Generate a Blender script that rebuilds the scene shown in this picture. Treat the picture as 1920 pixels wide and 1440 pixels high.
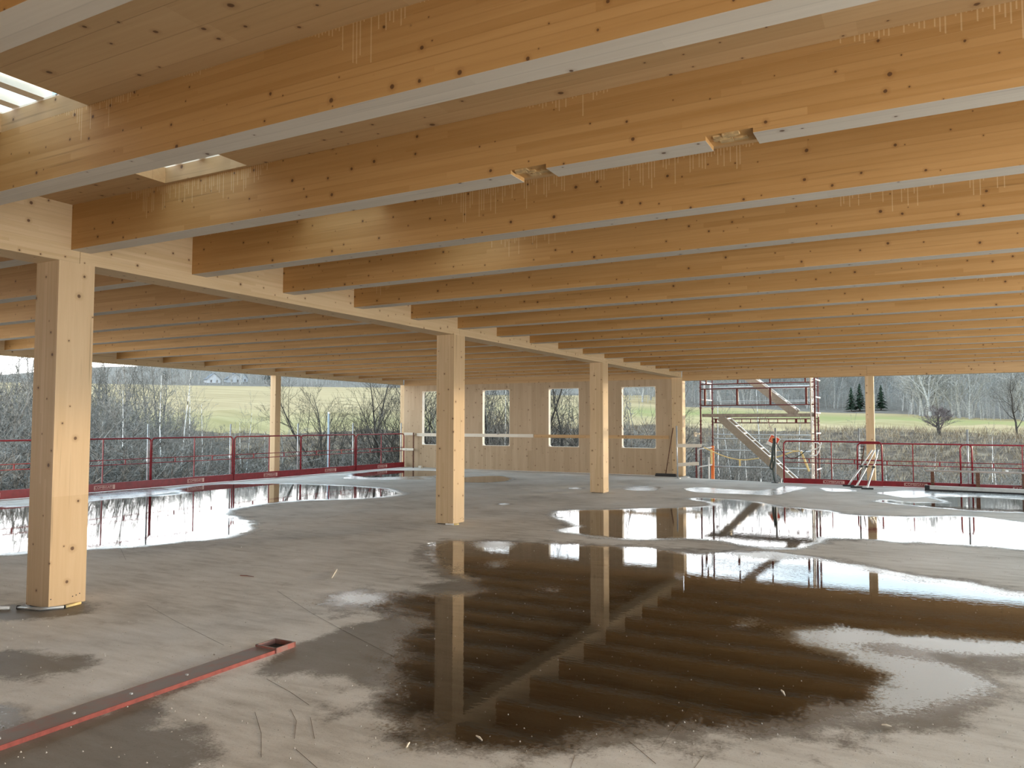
import bpy, math, random
import numpy as np
from mathutils import Vector, Matrix

for o in list(bpy.data.objects):
    bpy.data.objects.remove(o)
scene = bpy.context.scene
COL = scene.collection

# ------------------------------------------------------------------ camera
CAM = (6.545, -4.024, 1.528)
YAW, PITCH, ROLL, FPX = 0.4941, 0.0514, 0.0013, 1455.0
cd = bpy.data.cameras.new('camera')
cd.sensor_fit = 'HORIZONTAL'; cd.sensor_width = 36.0
cd.lens = FPX / 1920.0 * 36.0
cd.clip_start = 0.05; cd.clip_end = 3000
cam = bpy.data.objects.new('camera', cd); COL.objects.link(cam)
cam.matrix_world = (Matrix.Translation(CAM) @ Matrix.Rotation(YAW, 4, 'Z')
                    @ Matrix.Rotation(math.pi / 2 + PITCH, 4, 'X') @ Matrix.Rotation(ROLL, 4, 'Z'))
scene.camera = cam

# ------------------------------------------------------------------ world, sun, exposure
W = bpy.data.worlds.new('sky'); scene.world = W; W.use_nodes = True
nt = W.node_tree; nt.nodes.clear()
def wn(t, **k):
    n = nt.nodes.new(t)
    for a, b in k.items(): setattr(n, a, b)
    return n
w_tc = wn('ShaderNodeTexCoord'); w_sep = wn('ShaderNodeSeparateXYZ')
nt.links.new(w_tc.outputs['Generated'], w_sep.inputs[0])
w_r = wn('ShaderNodeValToRGB'); w_r.color_ramp.interpolation = 'EASE'
cr = w_r.color_ramp
cr.elements[0].position = 0.0; cr.elements[0].color = (1.0, 0.97, 0.92, 1)      # bright hazy band low down
cr.elements[1].position = 1.0; cr.elements[1].color = (0.055, 0.130, 0.195, 1)   # blue overhead
for p_, c_ in ((0.135, (0.95, 0.95, 0.94)), (0.178, (0.25, 0.345, 0.40)), (0.36, (0.062, 0.165, 0.24))):
    e = cr.elements.new(p_); e.color = (*c_, 1)
nt.links.new(w_sep.outputs['Z'], w_r.inputs[0])
# thin broken cloud, the same all over the sky
w_n = wn('ShaderNodeTexNoise'); w_n.inputs['Scale'].default_value = 2.2; w_n.inputs['Detail'].default_value = 6
w_map = wn('ShaderNodeMapping'); w_map.inputs['Scale'].default_value = (1, 1, 2.2)
nt.links.new(w_tc.outputs['Generated'], w_map.inputs[0]); nt.links.new(w_map.outputs[0], w_n.inputs[0])
w_c = wn('ShaderNodeValToRGB'); w_c.color_ramp.elements[0].position = 0.42; w_c.color_ramp.elements[1].position = 0.68
nt.links.new(w_n.outputs[0], w_c.inputs[0])
w_mx = wn('ShaderNodeMix', data_type='RGBA'); w_mx.inputs[7].default_value = (0.78, 0.79, 0.80, 1)
w_cm = wn('ShaderNodeMath', operation='MULTIPLY'); w_cm.inputs[1].default_value = 0.75
nt.links.new(w_c.outputs[0], w_cm.inputs[0]); nt.links.new(w_cm.outputs[0], w_mx.inputs[0]); nt.links.new(w_r.outputs[0], w_mx.inputs[6])
w_bg = wn('ShaderNodeBackground'); w_bg.inputs['Strength'].default_value = 3.6
nt.links.new(w_mx.outputs[2], w_bg.inputs[0])
w_out = wn('ShaderNodeOutputWorld'); nt.links.new(w_bg.outputs[0], w_out.inputs[0])

sd = bpy.data.lights.new('sun', 'SUN'); sd.energy = 1.25; sd.angle = math.radians(1.6); sd.color = (1.0, 0.72, 0.40)
sun = bpy.data.objects.new('sun', sd); COL.objects.link(sun)
SUN_AZ, SUN_EL = math.radians(25.0), math.radians(3.35)      # azimuth from +Y towards +X
sdir = Vector((math.sin(SUN_AZ) * math.cos(SUN_EL), math.cos(SUN_AZ) * math.cos(SUN_EL), math.sin(SUN_EL)))
sun.rotation_euler = sdir.to_track_quat('Z', 'Y').to_euler()
sun.location = (20, 40, 12)

vs = scene.view_settings
vs.view_transform = 'Standard'; vs.look = 'None'; vs.gamma = 1.0; vs.use_curve_mapping = False
vs.exposure = 1.0

# ------------------------------------------------------------------ helpers
def tag(o, label=None, cat=None, group=None, kind=None):
    if label: o['label'] = label
    if cat: o['category'] = cat
    if group: o['group'] = group
    if kind: o['kind'] = kind
    return o
def link(name, me, mat, parent=None, loc=(0, 0, 0)):
    o = bpy.data.objects.new(name, me); COL.objects.link(o)
    if mat is not None and me is not None and len(me.materials) == 0: me.materials.append(mat)
    o.location = loc
    if parent is not None: o.parent = parent
    return o
def empty(name, loc=(0, 0, 0), rz=0.0, parent=None):
    o = bpy.data.objects.new(name, None); COL.objects.link(o); o.location = loc; o.rotation_euler = (0, 0, rz)
    o.empty_display_size = 0.1
    if parent is not None: o.parent = parent
    return o
class MB:
    """collects simple solids into one mesh"""
    def __init__(s): s.v = []; s.f = []
    def box(s, x0, x1, y0, y1, z0, z1):
        b = len(s.v)
        s.v += [(x0, y0, z0), (x1, y0, z0), (x1, y1, z0), (x0, y1, z0), (x0, y0, z1), (x1, y0, z1), (x1, y1, z1), (x0, y1, z1)]
        s.f += [tuple(b + i for i in q) for q in ((0, 3, 2, 1), (4, 5, 6, 7), (0, 1, 5, 4), (1, 2, 6, 5), (2, 3, 7, 6), (3, 0, 4, 7))]
        return s
    def bar(s, p, q, w, h, up=(0, 0, 1)):
        """square bar from p to q, w sideways, h along up"""
        p, q = Vector(p), Vector(q); d = (q - p).normalized(); u = Vector(up)
        r = d.cross(u)
        if r.length < 1e-5: r = d.cross(Vector((1, 0, 0)))
        r.normalize(); u = r.cross(d).normalized()
        b = len(s.v)
        for c in (p, q):
            for a, t in ((-1, -1), (1, -1), (1, 1), (-1, 1)):
                s.v.append(tuple(c + r * (a * w / 2) + u * (t * h / 2)))
        s.f += [tuple(b + i for i in q2) for q2 in ((0, 3, 2, 1), (4, 5, 6, 7), (0, 1, 5, 4), (1, 2, 6, 5), (2, 3, 7, 6), (3, 0, 4, 7))]
        return s
    def tube(s, pts, r, n=8, cap=True):
        pts = [Vector(p) for p in pts]; rr = r if isinstance(r, (list, tuple)) else [r] * len(pts)
        b = len(s.v); prev = None
        for i, p in enumerate(pts):
            if i == 0: d = pts[1] - pts[0]
            elif i == len(pts) - 1: d = pts[-1] - pts[-2]
            else: d = (pts[i + 1] - pts[i]).normalized() + (pts[i] - pts[i - 1]).normalized()
            if d.length < 1e-9: d = Vector((0, 0, 1))
            d.normalize()
            if prev is None:
                a = d.cross(Vector((0, 0, 1)))
                if a.length < 0.05: a = d.cross(Vector((1, 0, 0)))
            else:
                a = prev - d * prev.dot(d)
                if a.length < 1e-6: a = d.cross(Vector((0.3, 0.5, 0.8)))
            a.normalize(); prev = a; c = d.cross(a)
            for k in range(n):
                t = 2 * math.pi * k / n
                s.v.append(tuple(p + (a * math.cos(t) + c * math.sin(t)) * rr[i]))
        for i in range(len(pts) - 1):
            for k in range(n):
                k2 = (k + 1) % n
                s.f.append((b + i * n + k, b + i * n + k2, b + (i + 1) * n + k2, b + (i + 1) * n + k))
        if cap:
            s.f.append(tuple(b + k for k in reversed(range(n))))
            s.f.append(tuple(b + (len(pts) - 1) * n + k for k in range(n)))
        return s
    def prism(s, poly, z0, z1):
        b = len(s.v); n = len(poly)
        s.v += [(x, y, z0) for x, y in poly] + [(x, y, z1) for x, y in poly]
        s.f.append(tuple(b + i for i in reversed(range(n)))); s.f.append(tuple(b + n + i for i in range(n)))
        for i in range(n): s.f.append((b + i, b + (i + 1) % n, b + n + (i + 1) % n, b + n + i))
        return s
    def mesh(s, name, smooth=False):
        me = bpy.data.meshes.new(name); me.from_pydata(s.v, [], s.f); me.update()
        if smooth:
            for p in me.polygons: p.use_smooth = True
        return me
    def build(s, name, mat, parent=None, loc=(0, 0, 0), smooth=False):
        return link(name, s.mesh(name, smooth), mat, parent, loc)
def bevel(o, w=0.004, seg=2):
    m = o.modifiers.new('edge', 'BEVEL'); m.width = w; m.segments = seg; m.limit_method = 'ANGLE'; m.angle_limit = 0.6
    return o

# ------------------------------------------------------------------ materials
class NT:
    def __init__(s, name):
        s.m = bpy.data.materials.new(name); s.m.use_nodes = True; s.t = s.m.node_tree
        s.b = s.t.nodes['Principled BSDF']; s.out = s.t.nodes['Material Output']
    def n(s, t, ins=None, **k):
        nd = s.t.nodes.new(t)
        for a, b in k.items(): setattr(nd, a, b)
        for a, b in (ins or {}).items(): s.put(nd.inputs[a], b)
        return nd
    def put(s, sock, v):
        if isinstance(v, bpy.types.NodeSocket): s.t.links.new(v, sock)
        else: sock.default_value = v
    def math(s, op, a, b=0.0, c=None, clamp=False):
        nd = s.t.nodes.new('ShaderNodeMath'); nd.operation = op; nd.use_clamp = clamp
        s.put(nd.inputs[0], a); s.put(nd.inputs[1], b)
        if c is not None: s.put(nd.inputs[2], c)
        return nd.outputs[0]
    def mix(s, fac, a, b, mode='MIX'):
        nd = s.t.nodes.new('ShaderNodeMix'); nd.data_type = 'RGBA'; nd.blend_type = mode
        s.put(nd.inputs[0], fac); s.put(nd.inputs[6], a); s.put(nd.inputs[7], b)
        return nd.outputs[2]
    def ramp(s, fac, *stops):
        nd = s.t.nodes.new('ShaderNodeValToRGB'); r = nd.color_ramp
        r.elements[0].position, r.elements[0].color = stops[0][0], (*stops[0][1], 1) if len(stops[0][1]) == 3 else stops[0][1]
        r.elements[1].position, r.elements[1].color = stops[-1][0], (*stops[-1][1], 1)
        for p, c in stops[1:-1]:
            e = r.elements.new(p); e.color = (*c, 1)
        s.put(nd.inputs[0], fac); return nd.outputs[0]
    def sm(s, v, a, b):
        nd = s.t.nodes.new('ShaderNodeMapRange'); nd.interpolation_type = 'SMOOTHSTEP'
        s.put(nd.inputs[0], v); s.put(nd.inputs[1], a); s.put(nd.inputs[2], b); return nd.outputs[0]
    def noise(s, vec, scale, detail=3, rough=0.55, dim='3D'):
        nd = s.t.nodes.new('ShaderNodeTexNoise'); nd.noise_dimensions = dim
        s.put(nd.inputs['Vector'], vec); nd.inputs['Scale'].default_value = scale
        nd.inputs['Detail'].default_value = detail; nd.inputs['Roughness'].default_value = rough
        return nd.outputs[0]
    def white(s, vec):
        nd = s.t.nodes.new('ShaderNodeTexWhiteNoise'); nd.noise_dimensions = '3D'; s.put(nd.inputs[0], vec); return nd.outputs[0]
    def xyz(s, x, y, z):
        nd = s.t.nodes.new('ShaderNodeCombineXYZ'); s.put(nd.inputs[0], x); s.put(nd.inputs[1], y); s.put(nd.inputs[2], z); return nd.outputs[0]
    def bump(s, h, strength=0.2, dist=0.01):
        nd = s.n('ShaderNodeBump', {'Strength': strength, 'Distance': dist, 'Height': h}); s.put(s.b.inputs['Normal'], nd.outputs[0])

def plain(name, col, rough=0.5, metal=0.0, var=0.12, scale=20, bump=0.0):
    N = NT(name); g = N.n('ShaderNodeNewGeometry').outputs['Position']
    f = N.noise(g, scale, 4)
    lo = tuple(c * (1 - var) for c in col); hi = tuple(min(1, c * (1 + var)) for c in col)
    N.put(N.b.inputs['Base Color'], N.ramp(f, (0.3, lo), (0.7, hi)))
    N.b.inputs['Roughness'].default_value = rough; N.b.inputs['Metallic'].default_value = metal
    if bump: N.bump(f, bump, 0.005)
    return N.m

def wood(name, axis, light, dark, lam=0.043, lamaxis=None, knots=5.0, drips=False, ztop=3.385, board=None, knot_r=(0.03, 0.085), rough=0.62, objvar=True):
    """glulam / board timber: grain along axis, lamella bands, finger-jointed lengths, knots, resin drips"""
    N = NT(name)
    pos = N.n('ShaderNodeNewGeometry').outputs['Position']
    sp = N.n('ShaderNodeSeparateXYZ', {0: pos}); X, Y, Z = sp.outputs
    if axis == 'X': a, b, c = X, Z, Y
    elif axis == 'Y': a, b, c = Y, Z, X
    else: a, b, c = Z, X, Y
    rnd = N.n('ShaderNodeObjectInfo').outputs['Random'] if objvar else 0.0
    rs = N.math('MULTIPLY', rnd, 37.0)
    across = N.math('ADD', b, c)
    la = {'X': X, 'Y': Y, 'Z': Z, None: across}[lamaxis]
    li = N.math('FLOOR', N.math('DIVIDE', la, lam))
    h1 = N.white(N.xyz(li, rs, 3.1))
    seg = N.math('FLOOR', N.math('ADD', N.math('DIVIDE', a, 2.1), N.math('MULTIPLY', h1, 9.0)))
    tint = N.white(N.xyz(li, seg, rs))
    # grain
    gv = N.xyz(N.math('MULTIPLY', a, 0.7), N.math('ADD', N.math('MULTIPLY', b, 16.0), N.math('MULTIPLY', tint, 20.0)), N.math('MULTIPLY', c, 16.0))
    grain = N.noise(gv, 2.2, 5, 0.6)
    gv2 = N.xyz(N.math('MULTIPLY', a, 0.35), N.math('MULTIPLY', b, 3.0), N.math('MULTIPLY', c, 3.0))
    cloud = N.noise(gv2, 1.6, 3)
    f = N.math('ADD', N.math('MULTIPLY', grain, 0.55), N.math('ADD', N.math('MULTIPLY', cloud, 0.35), N.math('MULTIPLY', tint, 0.30)))
    col = N.ramp(f, (0.30, dark), (0.62, tuple((p + q) / 2 for p, q in zip(light, dark))), (0.92, light))
    # dark resin streaks along the grain
    st = N.noise(N.xyz(N.math('MULTIPLY', a, 0.9), N.math('MULTIPLY', b, 34.0), N.math('MULTIPLY', c, 34.0)), 1.0, 2, 0.4)
    col = N.mix(N.math('MULTIPLY', N.sm(st, 0.66, 0.80), 0.45), col, tuple(x * 0.42 for x in dark) + (1,))
    # knots: dark centres with a soft ring
    kv = N.xyz(a, across, N.math('MULTIPLY', rnd, 11.0))
    vor = N.n('ShaderNodeTexVoronoi', {'Vector': kv, 'Scale': knots, 'Randomness': 1.0}, voronoi_dimensions='2D')
    ks = N.n('ShaderNodeSeparateColor', {0: vor.outputs['Color']})
    rad = N.math('MULTIPLY_ADD', N.math('POWER', ks.outputs[0], 2.0), knot_r[1] - knot_r[0], knot_r[0])
    dn = N.math('ADD', vor.outputs['Distance'], N.math('MULTIPLY', N.math('SUBTRACT', N.noise(kv, 60, 2), 0.5), 0.03))
    core = N.math('SUBTRACT', 1.0, N.sm(dn, N.math('MULTIPLY', rad, 0.55), rad))
    halo = N.math('SUBTRACT', 1.0, N.sm(dn, rad, N.math('MULTIPLY', rad, 2.6)))
    pick = N.sm(ks.outputs[1], 0.22, 0.26)
    col = N.mix(N.math('MULTIPLY', N.math('MULTIPLY', halo, pick), 0.30), col, (dark[0] * 0.62, dark[1] * 0.50, dark[2] * 0.42, 1))
    col = N.mix(N.math('MULTIPLY', N.math('MULTIPLY', core, pick), 0.88), col, (0.085, 0.036, 0.014, 1))
    if drips:
        cell = N.math('DIVIDE', a, 0.021); ci = N.math('FLOOR', cell); fr = N.math('FRACT', cell)
        yi = N.math('FLOOR', N.math('MULTIPLY', Y, 1.0))
        r1 = N.white(N.xyz(ci, yi, 1.7))
        zone = N.sm(N.noise(N.xyz(N.math('MULTIPLY', a, 0.75), N.math('MULTIPLY', yi, 7.3), 0.0), 1.0, 2), 0.48, 0.64)
        ln = N.math('MULTIPLY', N.math('MULTIPLY', N.math('POWER', r1, 1.6), 0.27), zone)
        dz = N.math('SUBTRACT', ztop, Z)
        m = N.math('MULTIPLY', N.math('LESS_THAN', dz, ln), N.math('SUBTRACT', 1.0, N.sm(N.math('ABSOLUTE', N.math('SUBTRACT', fr, 0.5)), 0.10, 0.20)))
        col = N.mix(N.math('MULTIPLY', m, 0.38), col, (0.80, 0.63, 0.40, 1))
    # thin glue joints
    fl = N.math('ABSOLUTE', N.math('SUBTRACT', N.math('FRACT', N.math('DIVIDE', la, lam)), 0.5))
    jl = N.math('MULTIPLY', N.sm(fl, 0.475, 0.497), 0.22)
    col = N.mix(jl, col, tuple(x * 0.5 for x in dark) + (1,))
    N.put(N.b.inputs['Base Color'], col)
    N.b.inputs['Roughness'].default_value = rough
    N.b.inputs['Specular IOR Level'].default_value = 0.35
    N.bump(grain, 0.06, 0.004)
    return N.m

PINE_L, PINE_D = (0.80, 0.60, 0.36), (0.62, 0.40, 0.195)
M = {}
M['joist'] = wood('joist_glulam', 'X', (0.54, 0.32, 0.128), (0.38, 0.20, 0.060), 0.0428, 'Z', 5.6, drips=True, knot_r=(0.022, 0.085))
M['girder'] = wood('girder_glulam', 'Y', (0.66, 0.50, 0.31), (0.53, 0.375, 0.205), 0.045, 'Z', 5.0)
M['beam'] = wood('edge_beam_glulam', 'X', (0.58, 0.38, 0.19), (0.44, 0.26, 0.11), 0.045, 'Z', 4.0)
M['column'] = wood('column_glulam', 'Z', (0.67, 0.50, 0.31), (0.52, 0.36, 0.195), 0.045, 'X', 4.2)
M['clt'] = wood('ceiling_boards', 'X', (0.54, 0.37, 0.20), (0.40, 0.255, 0.12), 0.2, 'Y', 4.4, knot_r=(0.03, 0.10))
M['wall'] = wood('wall_boards', 'Z', (0.50, 0.37, 0.24), (0.38, 0.27, 0.16), 0.165, 'X', 4.0)
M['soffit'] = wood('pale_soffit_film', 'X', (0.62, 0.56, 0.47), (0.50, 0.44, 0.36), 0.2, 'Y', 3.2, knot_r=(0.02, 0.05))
M['white_board'] = wood('pale_board', 'X', (0.80, 0.74, 0.63), (0.64, 0.57, 0.46), 0.1, 'Z', 3.0)
M['curb'] = wood('curb_timber', 'X', (0.88, 0.80, 0.68), (0.76, 0.66, 0.53), 0.1, 'Z', 3.0)
M['notch'] = plain('raw_notch_wood', (0.50, 0.34, 0.16), 0.8, var=0.35, scale=30)
M['red'] = plain('red_paint', (0.24, 0.010, 0.018), 0.38, var=0.18, scale=9)
M['redbrown'] = plain('red_brown_paint', (0.12, 0.022, 0.018), 0.5, var=0.3, scale=14)
M['orange'] = plain('orange_wrap', (0.75, 0.17, 0.035), 0.5)
M['galv'] = plain('galvanised_steel', (0.52, 0.55, 0.56), 0.42, 0.55, var=0.15, scale=14)
M['alu'] = plain('aluminium', (0.78, 0.78, 0.76), 0.32, 0.65, var=0.06)
M['alu_tan'] = plain('stair_stringer', (0.36, 0.31, 0.25), 0.45, 0.2)
M['blue_pole'] = plain('pale_blue_pipe', (0.45, 0.60, 0.72), 0.4)
M['white'] = plain('white_plastic', (0.80, 0.80, 0.78), 0.45, var=0.05)
M['letter'] = plain('pale_pink_print', (0.78, 0.55, 0.50), 0.6, var=0.1)
M['yellow'] = plain('yellow_strap', (0.88, 0.68, 0.30), 0.5)
M['black'] = plain('black_rubber', (0.018, 0.017, 0.017), 0.6)
M['cable'] = plain('dark_green_cable', (0.030, 0.045, 0.036), 0.5)
M['rust'] = plain('rusty_steel', (0.13, 0.055, 0.03), 0.75, 0.2, var=0.4, scale=25)
M['deck'] = plain('weathered_deck', (0.30, 0.25, 0.21), 0.75, var=0.3, scale=10)
M['grey_beam'] = plain('grey_aluminium_beam', (0.50, 0.50, 0.47), 0.5, 0.2, var=0.1)
M['signred'] = plain('sign_orange_red', (0.72, 0.09, 0.04), 0.45)
M['steel_dark'] = plain('dark_base_steel', (0.035, 0.032, 0.03), 0.6, 0.3)
M['stone'] = plain('grit_stone', (0.52, 0.49, 0.45), 0.8, var=0.4, scale=60)
M['crack'] = plain('dark_score_line', (0.12, 0.10, 0.08), 0.9)
M['lip'] = plain('dull_red_lip', (0.27, 0.055, 0.042), 0.55, var=0.3, scale=25)

# channel: worn red paint over steel
N = NT('worn_red_channel'); g = N.n('ShaderNodeNewGeometry').outputs['Position']
wz = N.n('ShaderNodeSeparateXYZ', {0: N.n('ShaderNodeNewGeometry').outputs['Normal']}).outputs[2]
wear = N.math('ADD', N.math('MULTIPLY', N.noise(g, 9, 6, 0.7), 1.0), N.math('MULTIPLY', wz, 0.22))
N.put(N.b.inputs['Base Color'], N.ramp(wear, (0.38, (0.36, 0.085, 0.065)), (0.58, (0.27, 0.145, 0.125)), (0.76, (0.22, 0.18, 0.16))))
N.b.inputs['Roughness'].default_value = 0.55; N.bump(wear, 0.2, 0.003); M['channel'] = N.m

# ------------------------------------------------------------------ pixel helpers only used to set out stains and distances on the ground plane
_F = Vector((-math.sin(YAW) * math.cos(PITCH), math.cos(YAW) * math.cos(PITCH), math.sin(PITCH)))
_R0 = Vector((math.cos(YAW), math.sin(YAW), 0)); _U0 = _R0.cross(_F)
_R = _R0 * math.cos(ROLL) + _U0 * math.sin(ROLL); _U = _U0 * math.cos(ROLL) - _R0 * math.sin(ROLL)
def floor_at(u, v):
    d = _F + _R * ((u - 960) / FPX) + _U * ((720 - v) / FPX)
    t = -CAM[2] / d.z
    return (CAM[0] + d.x * t, CAM[1] + d.y * t)

# ------------------------------------------------------------------ floor with damp stains
GX0, GX1, GY0, GY1, GS = -10.3, 10.5, -9.0, 18.66, 0.06
NX = int(round((GX1 - GX0) / GS)) + 1; NY = int(round((GY1 - GY0) / GS)) + 1
gx = GX0 + np.arange(NX) * GS; gy = GY0 + np.arange(NY) * GS
PX, PY = np.meshgrid(gx, gy)
def inside(poly):
    m = np.zeros(PX.shape, bool); n = len(poly)
    for i in range(n):
        x0, y0 = poly[i]; x1, y1 = poly[(i + 1) % n]
        if y0 == y1: continue
        c = ((y0 > PY) != (y1 > PY)) & (PX < (x1 - x0) * (PY - y0) / (y1 - y0) + x0)
        m ^= c
    return m.astype(np.float32)
def blur(m, sig):
    s = sig / GS; r = max(1, int(3 * s)); k = np.exp(-0.5 * (np.arange(-r, r + 1) / s) ** 2); k /= k.sum()
    out = np.zeros_like(m); p = np.pad(m, ((r, r), (0, 0)), mode='edge')
    for i, w in enumerate(k): out += w * p[i:i + m.shape[0]]
    p = np.pad(out, ((0, 0), (r, r)), mode='edge'); o2 = np.zeros_like(m)
    for i, w in enumerate(k): o2 += w * p[:, i:i + m.shape[1]]
    return o2
def world_poly(px): return [floor_at(u, v) for u, v in px]

PUD = {
 'left': (0.20, 0.62, 'large bright puddle along the left red guardrail behind the near column', [(-260, 962), (0, 949), (53, 950), (165, 941), (227, 933), (280, 931), (349, 925.5), (325, 917.5), (366, 911), (406, 907.6), (528, 906.4), (650, 910.5), (723, 915.8), (757, 926), (723, 932), (650, 936), (569, 937.7), (487, 945), (430, 955), (414, 963), (439, 971.4), (465, 979.5), (459, 996), (422, 1008), (337, 1016), (227, 1026), (162, 1029.5), (40, 1036), (0, 1039), (-260, 1066)]),
 'mid': (0.17, 0.58, 'long mirror-like puddle reflecting scaffold and white sky beyond the third column', [(1039, 960), (1060, 956.7), (1088, 956), (1148, 956), (1203, 953.8), (1287, 952), (1340, 949.5), (1347, 944.7), (1323, 940), (1287, 935.6), (1306, 933), (1383, 937.5), (1424, 942), (1455, 950), (1490, 952.5), (1540, 956), (1576, 962.5), (1560, 966), (1652, 967.5), (1702, 971), (1752, 968), (1815, 968), (1870, 973), (1920, 981), (2060, 1000), (2060, 1040), (1920, 1029.5), (1865, 1025), (1790, 1021), (1715, 1016), (1665, 1015), (1615, 1009), (1540, 1006), (1535, 1015), (1502, 1027.5), (1465, 1031), (1440, 1030), (1383, 1019), (1335, 1010.6), (1285, 1008), (1191, 1012), (1148, 1009), (1103, 1003), (1060, 998.6), (1049, 995), (1055, 990), (1093, 989), (1072, 980.6), (1043, 971)]),
 'far_right': (0.12, 0.64, 'puddle in front of the low dark bench at the far right', [(1640, 940), (1665, 936), (1690, 941), (1777, 944), (1765, 937), (1740, 932), (1830, 931), (1920, 936), (2060, 950), (2060, 975), (1920, 960.5), (1840, 959), (1765, 952.5), (1690, 946)]),
 'corner': (0.12, 0.66, 'small puddle beside the end of the left guardrail near the timber wall', [(660, 888), (722, 882), (816, 882.5), (830, 887), (816, 893), (750, 894), (691, 896), (655, 892)]),
 'wall': (0.12, 0.64, 'small oval puddle right of the second column near the timber wall', [(862, 896), (900, 893), (939, 892), (960, 897), (951, 903), (904, 905.5), (862, 904)]),
 'near': (0.26, 0.50, 'huge dark puddle in the foreground mirroring the joists', [(582, 1125), (601, 1111), (650, 1109), (713, 1112), (784, 1119), (847, 1117), (905, 1116), (937, 1107), (895, 1088), (835, 1066), (809, 1037), (822, 1012), (880, 1015), (959, 1018), (1023, 1021), (1100, 1023), (1168, 1027), (1229, 1030), (1315, 1043), (1364, 1046), (1376, 1035), (1476, 1033), (1522, 1049), (1571, 1059), (1638, 1065), (1700, 1082), (1776, 1088), (1868, 1107), (1920, 1113), (2080, 1140), (2080, 1250), (1920, 1227), (1837, 1224), (1745, 1215), (1660, 1201), (1611, 1195), (1583, 1198), (1623, 1223), (1715, 1232), (1761, 1244), (1806, 1259), (1846, 1276), (1863, 1288), (1828, 1302), (1745, 1317), (1709, 1328), (1654, 1338), (1577, 1338), (1501, 1346), (1455, 1358), (1391, 1380), (1315, 1372), (1254, 1352), (1186, 1325), (1171, 1330), (1147, 1345), (1101, 1385), (1070, 1402), (1033, 1408), (959, 1408), (934, 1400), (863, 1402), (790, 1390), (755, 1360), (738, 1325), (740, 1260), (745, 1223), (764, 1197), (815, 1168), (780, 1152), (713, 1140), (640, 1136), (598, 1132)]),
}
FILM = [  # thin wet films with no standing water
 [(1165, 916), (1203, 911), (1240, 913), (1228, 919.5), (1187, 920)],
 [(1280, 916), (1311, 913), (1359, 917), (1419, 920), (1455, 916), (1477, 910), (1515, 914), (1480, 922), (1455, 929), (1407, 927), (1347, 925), (1299, 922)],
 [(1535, 914), (1590, 917), (1612, 921), (1552, 922)],
 [(1640, 924), (1720, 918), (1930, 927), (1930, 933), (1760, 930), (1700, 934)],
 [(690, 886), (640, 897), (720, 900), (820, 898), (818, 893)],
 [(150, 925), (300, 915), (345, 920), (280, 929), (165, 940)],
 [(-60, 1330), (20, 1312), (60, 1330), (45, 1362), (-60, 1400)],
 [(1062, 915), (1090, 913), (1098, 916), (1075, 918)],
 [(930, 944), (958, 943), (962, 946), (940, 947)],
]
DAMP = [
 [(505, 1225), (560, 1205), (640, 1180), (700, 1160), (790, 1150), (830, 1180), (770, 1230), (760, 1300), (770, 1370), (719, 1360), (694, 1338), (704, 1300), (710, 1274), (675, 1270), (560, 1268), (440, 1266), (520, 1243)],
 [(-80, 1412), (150, 1346), (300, 1290), (420, 1245), (445, 1254), (360, 1300), (270, 1330), (330, 1368), (445, 1376), (405, 1450), (-80, 1500)],
 [(-80, 1228), (60, 1216), (150, 1228), (210, 1238), (150, 1262), (40, 1270), (-80, 1290)],
 [(694, 1338), (760, 1340), (900, 1385), (1060, 1400), (1180, 1325), (1255, 1352), (1390, 1382), (1480, 1420), (1480, 1440), (1250, 1388), (1165, 1364), (1100, 1396), (1035, 1426), (960, 1426), (934, 1415), (863, 1420), (783, 1411), (739, 1389), (719, 1360)],
 [(1700, 1330), (1828, 1300), (1875, 1290), (1890, 1312), (1850, 1350), (1740, 1382), (1560, 1372), (1420, 1402), (1400, 1384), (1455, 1356), (1580, 1338)],
 [(195, 1275), (245, 1268), (240, 1280), (205, 1284)], [(245, 1265), (290, 1248), (285, 1262), (250, 1270)],
 [(-60, 1140), (60, 1128), (185, 1126), (195, 1138), (150, 1152), (0, 1168), (-60, 1170)],
]
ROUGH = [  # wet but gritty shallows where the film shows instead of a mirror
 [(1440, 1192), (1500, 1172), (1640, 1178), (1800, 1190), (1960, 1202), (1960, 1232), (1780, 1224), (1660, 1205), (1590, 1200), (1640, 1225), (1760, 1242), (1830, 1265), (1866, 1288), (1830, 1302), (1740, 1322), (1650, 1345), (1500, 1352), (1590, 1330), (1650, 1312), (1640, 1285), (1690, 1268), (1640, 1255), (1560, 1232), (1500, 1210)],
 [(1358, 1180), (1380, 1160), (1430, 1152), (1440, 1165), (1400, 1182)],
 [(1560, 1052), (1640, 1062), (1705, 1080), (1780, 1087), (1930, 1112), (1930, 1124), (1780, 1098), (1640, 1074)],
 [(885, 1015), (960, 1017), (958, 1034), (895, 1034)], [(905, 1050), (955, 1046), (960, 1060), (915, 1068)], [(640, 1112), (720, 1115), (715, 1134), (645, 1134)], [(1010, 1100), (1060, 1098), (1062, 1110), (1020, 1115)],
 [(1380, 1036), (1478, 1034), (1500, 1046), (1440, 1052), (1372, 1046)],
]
film = np.zeros(PX.shape, np.float32); damp = np.zeros_like(film); fields = {}
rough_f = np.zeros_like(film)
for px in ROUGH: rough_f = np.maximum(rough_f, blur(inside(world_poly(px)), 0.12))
for k, (sig, thr, lab, px) in PUD.items():
    m = inside(world_poly(px)); f = blur(m, sig)
    if k == 'near': film = np.maximum(film, f); f = f - 0.55 * rough_f
    fields[k] = f
    film = np.maximum(film, f); damp = np.maximum(damp, np.clip(blur(m, sig * 1.9) * 1.5, 0, 1))
pale_tone = np.clip(rough_f * 1.15, 0, 1)
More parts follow.
